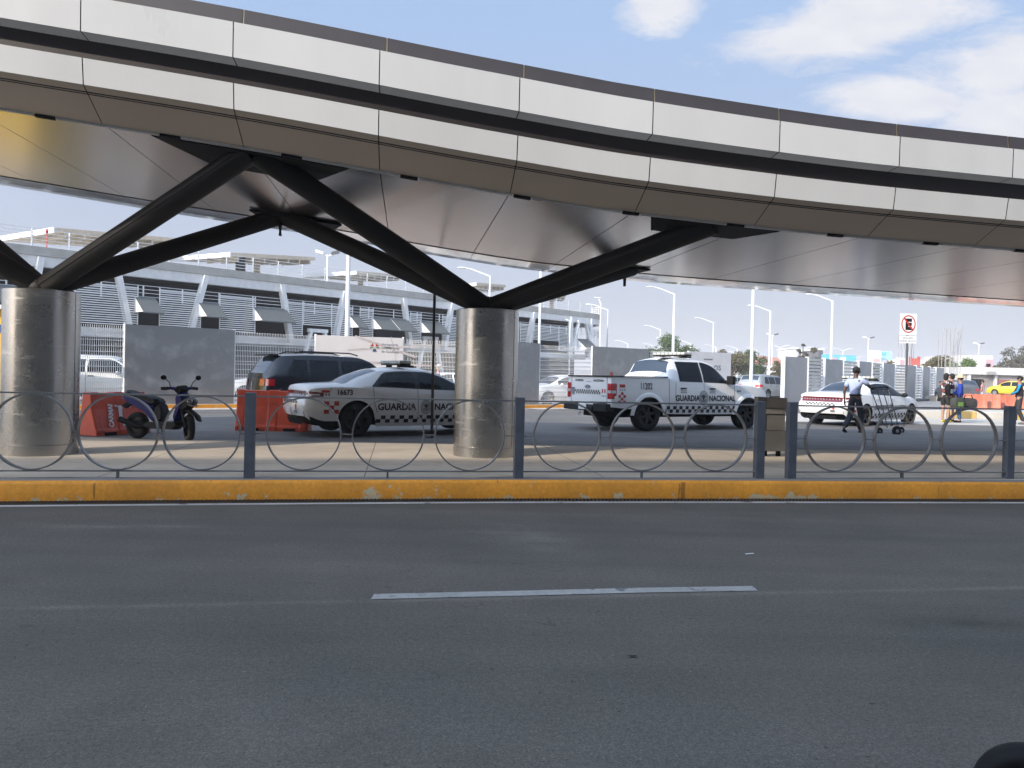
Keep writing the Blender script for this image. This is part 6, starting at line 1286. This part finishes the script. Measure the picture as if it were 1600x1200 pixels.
# ---------------------------------------------------------------- trees
def leafmat(name, c1, c2): 
    m = mat(name, c1, 0.75, 0, 0.1, 0.6, col2=c2); 
    try: m.node_tree.nodes['Principled BSDF'].inputs['Subsurface Weight'].default_value = 0.0
    except Exception: pass
    return m
LG = leafmat('leaf_green', (0.085,0.13,0.035), (0.045,0.075,0.022)); LB = leafmat('leaf_brown', (0.16,0.13,0.055), (0.085,0.08,0.035)); LY = leafmat('leaf_lime', (0.14,0.20,0.045), (0.08,0.13,0.035)); LD = leafmat('leaf_grey', (0.13,0.12,0.085), (0.08,0.078,0.06))
M_BARK = mat('bark', (0.12,0.095,0.07), 0.9, 0, 0.2, 4)
def tree(px0, px1, ytop, Y, label, lm, dens=1.0, seed=1, sparse=False, ybase=None):
    rnd = random.Random(seed); pc = at_y((px0+px1)/2, ytop, Y); W = (px1-px0)/1250*Y/2; Ht = pc.z-ZF
    t = thing('tree', label, 'tree', (pc.x, pc.y, ZF)); zc0 = Ht*0.28
    b = MB(); b.path([(0,0,0),(0.1,0,Ht*0.25),(0,0.1,Ht*0.5)], [Ht*0.035,Ht*0.028,Ht*0.018], 8)
    cl = []
    for i in range(16 if not sparse else 20):
        a = rnd.uniform(0, 2*PI); rr = math.sqrt(rnd.random())*0.92; u = rnd.random(); zz = zc0 + (Ht-zc0)*(0.12+0.80*u*(1-0.55*rr*rr)); cw = (0.44 if not sparse else 0.24)*min(W, Ht*0.5)*rnd.uniform(0.7,1.15)
        c_ = Vector((math.cos(a)*rr*W, math.sin(a)*rr*W*0.8, min(zz, Ht-cw*0.8))); cl.append((c_, cw)); b.path([(0,0.05,Ht*0.3), Vector((c_.x*0.5,c_.y*0.5,(c_.z+Ht*0.3)*0.52)), c_], [Ht*0.016,Ht*0.009,Ht*0.003], 5)
    b.build('trunk', M_BARK, t, smooth=50)
    b = MB(); s = max(0.10, Y/1250*1.9)
    for c_, cw in cl:
        for _ in range(int((260 if not sparse else 90)*dens)):
            d = Vector((rnd.gauss(0,1), rnd.gauss(0,1), rnd.gauss(0,1))).normalized()*cw*(rnd.random()**0.45)*rnd.uniform(0.8,1.2); d.z *= 0.8; p = c_+d
            a1 = Vector((rnd.gauss(0,1), rnd.gauss(0,1), rnd.gauss(0,0.6))).normalized()*s*rnd.uniform(0.5,1.1); a2 = a1.cross(Vector((rnd.gauss(0,1), rnd.gauss(0,1), rnd.gauss(0,1)))).normalized()*s*rnd.uniform(0.35,0.7)
            b.add([p-a1, p-a2*0.8, p+a1, p+a2], [(0,1,2,3)])
    b.build('crown', lm, t, fixn=False)
    return t
tree(1008,1090,520,92,'dense dark green tree behind the pickup roof and lamps', LG, 1.4, 3)
tree(1006,1036,530,90,'small dark green tree joined to the left of the dense one', LG, 1.2, 13)
tree(1118,1168,543,105,'brownish green tree right of the white board', LB, 1.2, 4)
tree(1146,1198,546,112,'green tree behind the tall thick mast', LG, 1.2, 5)
tree(1206,1226,560,120,'low brown tree left of the first hoarding sheet', LB, 1.0, 6)
tree(1243,1265,527,120,'sparse greyish tree rising behind the double arm lamps', LD, 0.8, 7, True)
tree(1252,1282,538,125,'broad brown tree beneath the double arm lamps', LB, 1.0, 8)
tree(1362,1400,556,110,'low dry tree above the hoarding behind the walking man', LB, 0.9, 9)
tree(1436,1478,556,100,'olive tree left of the reinforcing rods', LB, 1.2, 10)
tree(1452,1500,554,108,'olive brown tree behind the reinforcing rods', LB, 1.2, 15)
tree(1484,1524,556,95,'bright green round tree left of the white box building', LY, 1.4, 11)
tree(1550,1575,562,120,'low brown tree behind the white storefront', LB, 1.0, 12)
tree(1560,1625,531,100,'tall sparse grey green tree at the right picture edge', LD, 1.0, 14, True)
tree(1585,1640,545,105,'second grey green tree at the right picture edge', LD, 1.0, 24)

# ---------------------------------------------------------------- rods, boards and far buildings
def rods(px0, px1, n, ytop, Y, label, seed):
    rnd = random.Random(seed); a = at_y(px0, 570, Y); c_ = at_y(px1, 570, Y); zt_ = at_y(px0, ytop, Y).z
    t = thing('rebar_column', label, 'steel rods', ((a.x+c_.x)/2, Y, ZF), 0, 'bundles of upright steel rods')
    b = MB(); w = (c_.x-a.x)/2; b.box(-w,w,-0.5,0.5,0,2.3); b.build('concrete_stub', M_CONC, t)
    for i in range(n):
        x = -w+2*w*(i+rnd.uniform(0.2,0.8))/n; b = MB(); y = rnd.uniform(-0.4,0.4); b.path([(x,y,2.25),(x+rnd.uniform(-0.15,0.15),y,zt_*0.7),(x+rnd.uniform(-0.25,0.4),y,zt_*rnd.uniform(0.93,1.0))], 0.028, 4); b.build('rod', mat('rust_rod', (0.36,0.34,0.33), 0.8), t)
rods(1404,1431,9,520,85,'bundle of steel rods behind the no parking sign plate', 1)
rods(1468,1504,12,510,80,'bundle of tall steel rods above the tourists', 2)
def board(px0, px1, y0, y1, Y, label, m, parts=(), legs=True, name='billboard', cat='billboard', depth=0.4):
    a = at_y(px0, y0, Y); c_ = at_y(px1, y0, Y); z1 = at_y((px0+px1)/2, y0, Y).z; z0 = at_y((px0+px1)/2, y1, Y).z
    t = thing(name, label, cat, ((a.x+c_.x)/2, Y, ZF)); w = (c_.x-a.x)/2
    b = MB(); b.box(-w,w,0,depth,z0-ZF if legs else 0,z1-ZF); b.build('board_face' if legs else 'wall', m, t)
    if legs:
        for s in (-0.6,0.6): b = MB(); b.box(s*w-0.15,s*w+0.15,0.05,0.35,0,z0-ZF-0.003); b.build('leg', M_GARW, t)
    for (u0,v0,u1,v1,mm,nm) in parts:
        b = MB(); b.box(-w+2*w*u0,-w+2*w*u1,-0.05,-0.004,z0-ZF+(z1-z0)*v0,z0-ZF+(z1-z0)*v1); b.build(nm, mm, t)
    return t, w, z0-ZF, z1-ZF
MC = mat('cyan_board', (0.14,0.46,0.58), 0.6); MPK = mat('pink_print', (0.58,0.36,0.38), 0.5); MRD = mat('red_board', (0.50,0.09,0.06), 0.5); MW2 = mat('bright_wall', (0.60,0.59,0.57), 0.6)
board(1285,1310,554,570,150,'cyan billboard with white print left of the walking man', MC, ((0.1,0.1,0.45,0.35,M_WHITE,'print'),(0.55,0.15,0.9,0.7,MPK,'print')))
board(1311,1338,555,568,155,'second cyan billboard with curved white print above the hoarding', MC, ((0.05,0.2,0.4,0.75,M_WHITE,'print'),(0.6,0.05,0.95,0.3,M_WHITE,'print')))
board(1357,1377,548,566,150,'white billboard with small red print right of the floodlight post', M_WHITE, ((0.4,0.05,0.9,0.3,MPK,'print'),))
board(1376,1394,549,562,152,'pale cyan billboard joined to the white one', mat('pale_cyan', (0.35,0.60,0.68), 0.5), ((0.1,0.5,0.5,0.9,MC,'print'),))
board(1402,1416,559,574,140,'white board with round red print left of the sign pole', M_WHITE, ((0.3,0.15,0.8,0.8,MPK,'print'),))
t, w, z0, z1 = board(1420,1438,560,572,140,'red board shaped like a letter H right of the sign pole', MRD, ((0.0,1.0,0.28,1.25,MRD,'upright'),(0.72,1.0,1.0,1.25,MRD,'upright')))
board(1418,1450,561,575,146,'pale building strip behind the red board', MW2, (), False, 'far_building', 'building', 8)
t, w, z0, z1 = board(1513,1552,555,620,130,'large white box building with pink print on its side', MW2, ((0.72,0.72,0.98,0.90,MPK,'print'),(0.66,0.70,0.9,0.80,MPK,'print')), False, 'box_building', 'building', 14)
# long white storefront behind the barriers
a = at_y(1512, 580, 88); st = thing('storefront', 'long low white storefront with glass bays behind the orange barriers', 'building', (a.x, 88, ZF)); zr_ = at_y(1545, 574, 88).z-ZF; zm = at_y(1545, 585.5, 88).z-ZF
b = MB(); b.box(0,26,0,12,zm,zr_); b.build('fascia', MW2, st)
b = MB(); b.box(0.2,26,0.5,11,0,zm-0.003); b.build('back_wall', mat('store_back', (0.34,0.31,0.30), 0.6, 0, 0.2, 0.5), st)
for k in range(9):
    b = MB(); b.box(0.2+k*2.9,0.45+k*2.9,0.1,0.45,0,zm-0.004); b.build('pier', MW2, st)
    b = MB(); b.box(0.5+k*2.9,2.0+k*2.9,0.40,0.49,0.3,zm-0.5); b.build('window', [M_GLASS, mat('store_red', (0.30,0.12,0.11), 0.5), M_SHEETD][k % 3], st)
for k in range(4): b = MB(); b.box(2+k*4.2,2.9+k*4.2,-0.35,-0.003,zm+0.0,zm+0.35); b.build('air_conditioner', M_CARS, st)
# red roofed building and other far blocks
a = at_y(1186, 580, 150); rb = thing('red_roof_building', 'far building with orange red roof between the tall masts', 'building', (a.x, 150, ZF)); zt_ = at_y(1200, 556, 150).z-ZF
b = MB(); b.box(0,4.6,0,8,0,zt_-1.6); b.build('wall', MW2, rb); b = MB(); b.hull_prism([(-0.3,-0.3,zt_-1.6),(4.9,-0.3,zt_-1.6),(4.9,8.3,zt_-1.6),(-0.3,8.3,zt_-1.6)], [(0.6,1.5,zt_),(4.0,1.5,zt_-0.3),(4.0,6,zt_-0.3),(0.6,6,zt_)]); b.build('roof', mat('roof_red', (0.40,0.19,0.14), 0.8), rb)
b = MB()
for k in range(3): b.box(0.5+k*1.4,1.3+k*1.4,-0.05,0.0,1.2,2.6)
b.build('window_row', M_GLASS, rb)
for (p0, p1, yt, yb, Y, lab, m_) in ((968,1008,546,560,210,'pale hill side building above the metal sheet', mat('far_pale', (0.55,0.48,0.46), 0.8)), (1240,1246,545,560,170,'narrow white tower block left of the bare tree', MW2), (1279,1286,547,560,160,'dark grey block left of the cyan billboard', M_CARR), (1338,1420,568,580,170,'long pale far building above the hoarding', mat('far_tan', (0.50,0.47,0.44), 0.8)), (1565,1640,577,590,140,'far pale shed behind the storefront', MW2), (1100,1150,572,585,190,'low pale far building below the brownish tree', mat('far_tan', (0.50,0.47,0.44), 0.8))):
    a = at_y(p0, yt, Y); c_ = at_y(p1, yt, Y); t = thing('far_building', lab, 'building', (a.x, Y, ZF)); b = MB(); b.box(0,c_.x-a.x,0,10,0,a.z-ZF); b.build('wall', m_, t)
    b = MB(); b.box(-0.2,c_.x-a.x+0.2,-0.2,10.2,a.z-ZF+0.003,a.z-ZF+0.25); b.build('roof', M_GARW, t)
    b = MB(); b.box(0.1*(c_.x-a.x),0.9*(c_.x-a.x),-0.06,-0.004,(a.z-ZF)*0.5,(a.z-ZF)*0.68); b.build('window_band', M_GLASS, t)
# painted kerb behind the tourists
pk0 = at_y(1432, 655, 33.0); b0 = thing('painted_kerb', 'concrete kerb painted in yellow and white blocks behind the tourists', 'kerb', (pk0.x, 33.0, ZF))
for k in range(9):
    b = MB(); b.box(k*1.25,k*1.25+1.245,0,0.5,-0.01,0.30); o = b.build('kerb_block', [paint_chipped('kerb_pale', (0.55,0.52,0.46), (0.4,0.37,0.32), 0.68), paint_chipped('kerb_amber', (0.62,0.42,0.14), (0.45,0.4,0.32), 0.62)][k % 2] if k < 2 else bpy.data.materials[['kerb_pale','kerb_amber'][k % 2]], b0); bevel(o, 0.03)
# sunlit concrete apron at the right
b = MB(); q = [at_z(px, py, ZF+0.004) for px, py in ((1205,658),(1700,668),(1900,640),(1440,640),(1240,646))]; b.add(q, [tuple(range(5))]); struct(b.build('apron', M_CONC))
# yellow booth at the far left
p = at_y(3, 560, 24); yb_ = thing('yellow_booth', 'yellow booth with blue band just visible left of the first column', 'booth', (p.x-3.0, 24, ZF)); b = MB(); b.box(-3,3.0,0,3,0,3.0); b.build('wall', mat('booth_yellow', (0.80,0.55,0.03), 0.5), yb_); b = MB(); b.box(-3.01,3.01,-0.02,3.01,2.3,2.55); b.build('band', mat('booth_blue', (0.02,0.06,0.30), 0.5), yb_)
b = MB(); b.box(-3.2,3.2,-0.3,3.2,3.003,3.12); b.build('roof', M_GARW, yb_)
# wheel at the lower right corner
p = at_y(1612, 1243, 2.55); wh = thing('trolley_wheel', 'black rubber wheel edge at the lower right corner', 'wheel', (p.x, p.y, 0.0), R(-28)); r_ = 0.172
b = MB(); b.lathe([(r_*0.6,-0.045),(r_*0.85,-0.06),(r_*0.97,-0.045),(r_,-0.015),(r_,0.015),(r_*0.97,0.045),(r_*0.85,0.06),(r_*0.6,0.045)], (0,0,0), 'y', 48, caps=False); o = b.build('tyre', mat('corner_tyre', (0.006,0.006,0.007), 0.7, 0, 0.1, spec=0.2), wh, smooth=60); o.location = (0,0,r_)
b = MB(); b.lathe([(0.01,-0.02),(r_*0.58,-0.035),(r_*0.62,-0.035),(r_*0.62,0.035),(r_*0.58,0.035),(0.01,0.02)], (0,0,0), 'y', 40); o = b.build('rim', mat('corner_rim', (0.04,0.055,0.075), 0.25, 0.6), wh, smooth=40); o.location = (0,0,r_)

# small scraps on the near road
for i, (px, py, w_, lab) in enumerate(((1171,866,0.035,'thin white paper scrap on the road right of the lane dash'),)):
    p = at_z(px, py, 0.004); b = MB(); b.grid(lambda x, y: Vector((p.x+x*w_, p.y+y*w_*0.35, 0.006+0.004*(x+1))), lin(-1,1,4), lin(-1,1,3)); o = b.build('paper_scrap', M_DWH); tag(o, lab, 'litter')
for i, (px, py, w_, lab) in enumerate(((988,1026,0.035,'dark leaf scrap on the road below the dash'),)):
    p = at_z(px, py, 0.004); b = MB(); b.grid(lambda x, y: Vector((p.x+x*w_, p.y+y*w_*0.4*(1.05-abs(x)), 0.006+0.006*math.sin(x*3+i)**2)), lin(-1,1,7), lin(-1,1,3)); o = b.build('leaf_scrap', M_PLAS); tag(o, lab, 'litter')
# ---------------------------------------------------------------- thin afternoon haze round the whole scene
b = MB(); b.box(-1600,1600,-160,1600,-1.2,48); hz_ = b.build('haze', M_WHITE); hz_['kind'] = 'stuff'
hm_ = bpy.data.materials.new('haze_air'); hm_.use_nodes = True; t = hm_.node_tree; t.nodes.remove(t.nodes['Principled BSDF'])
pv = t.nodes.new('ShaderNodeVolumePrincipled'); pv.inputs['Color'].default_value = (0.93, 0.93, 0.96, 1); pv.inputs['Density'].default_value = 0.0009; pv.inputs['Anisotropy'].default_value = 0.0
t.links.new(pv.outputs[0], t.nodes['Material Output'].inputs['Volume']); hz_.data.materials.clear(); hz_.data.materials.append(hm_)
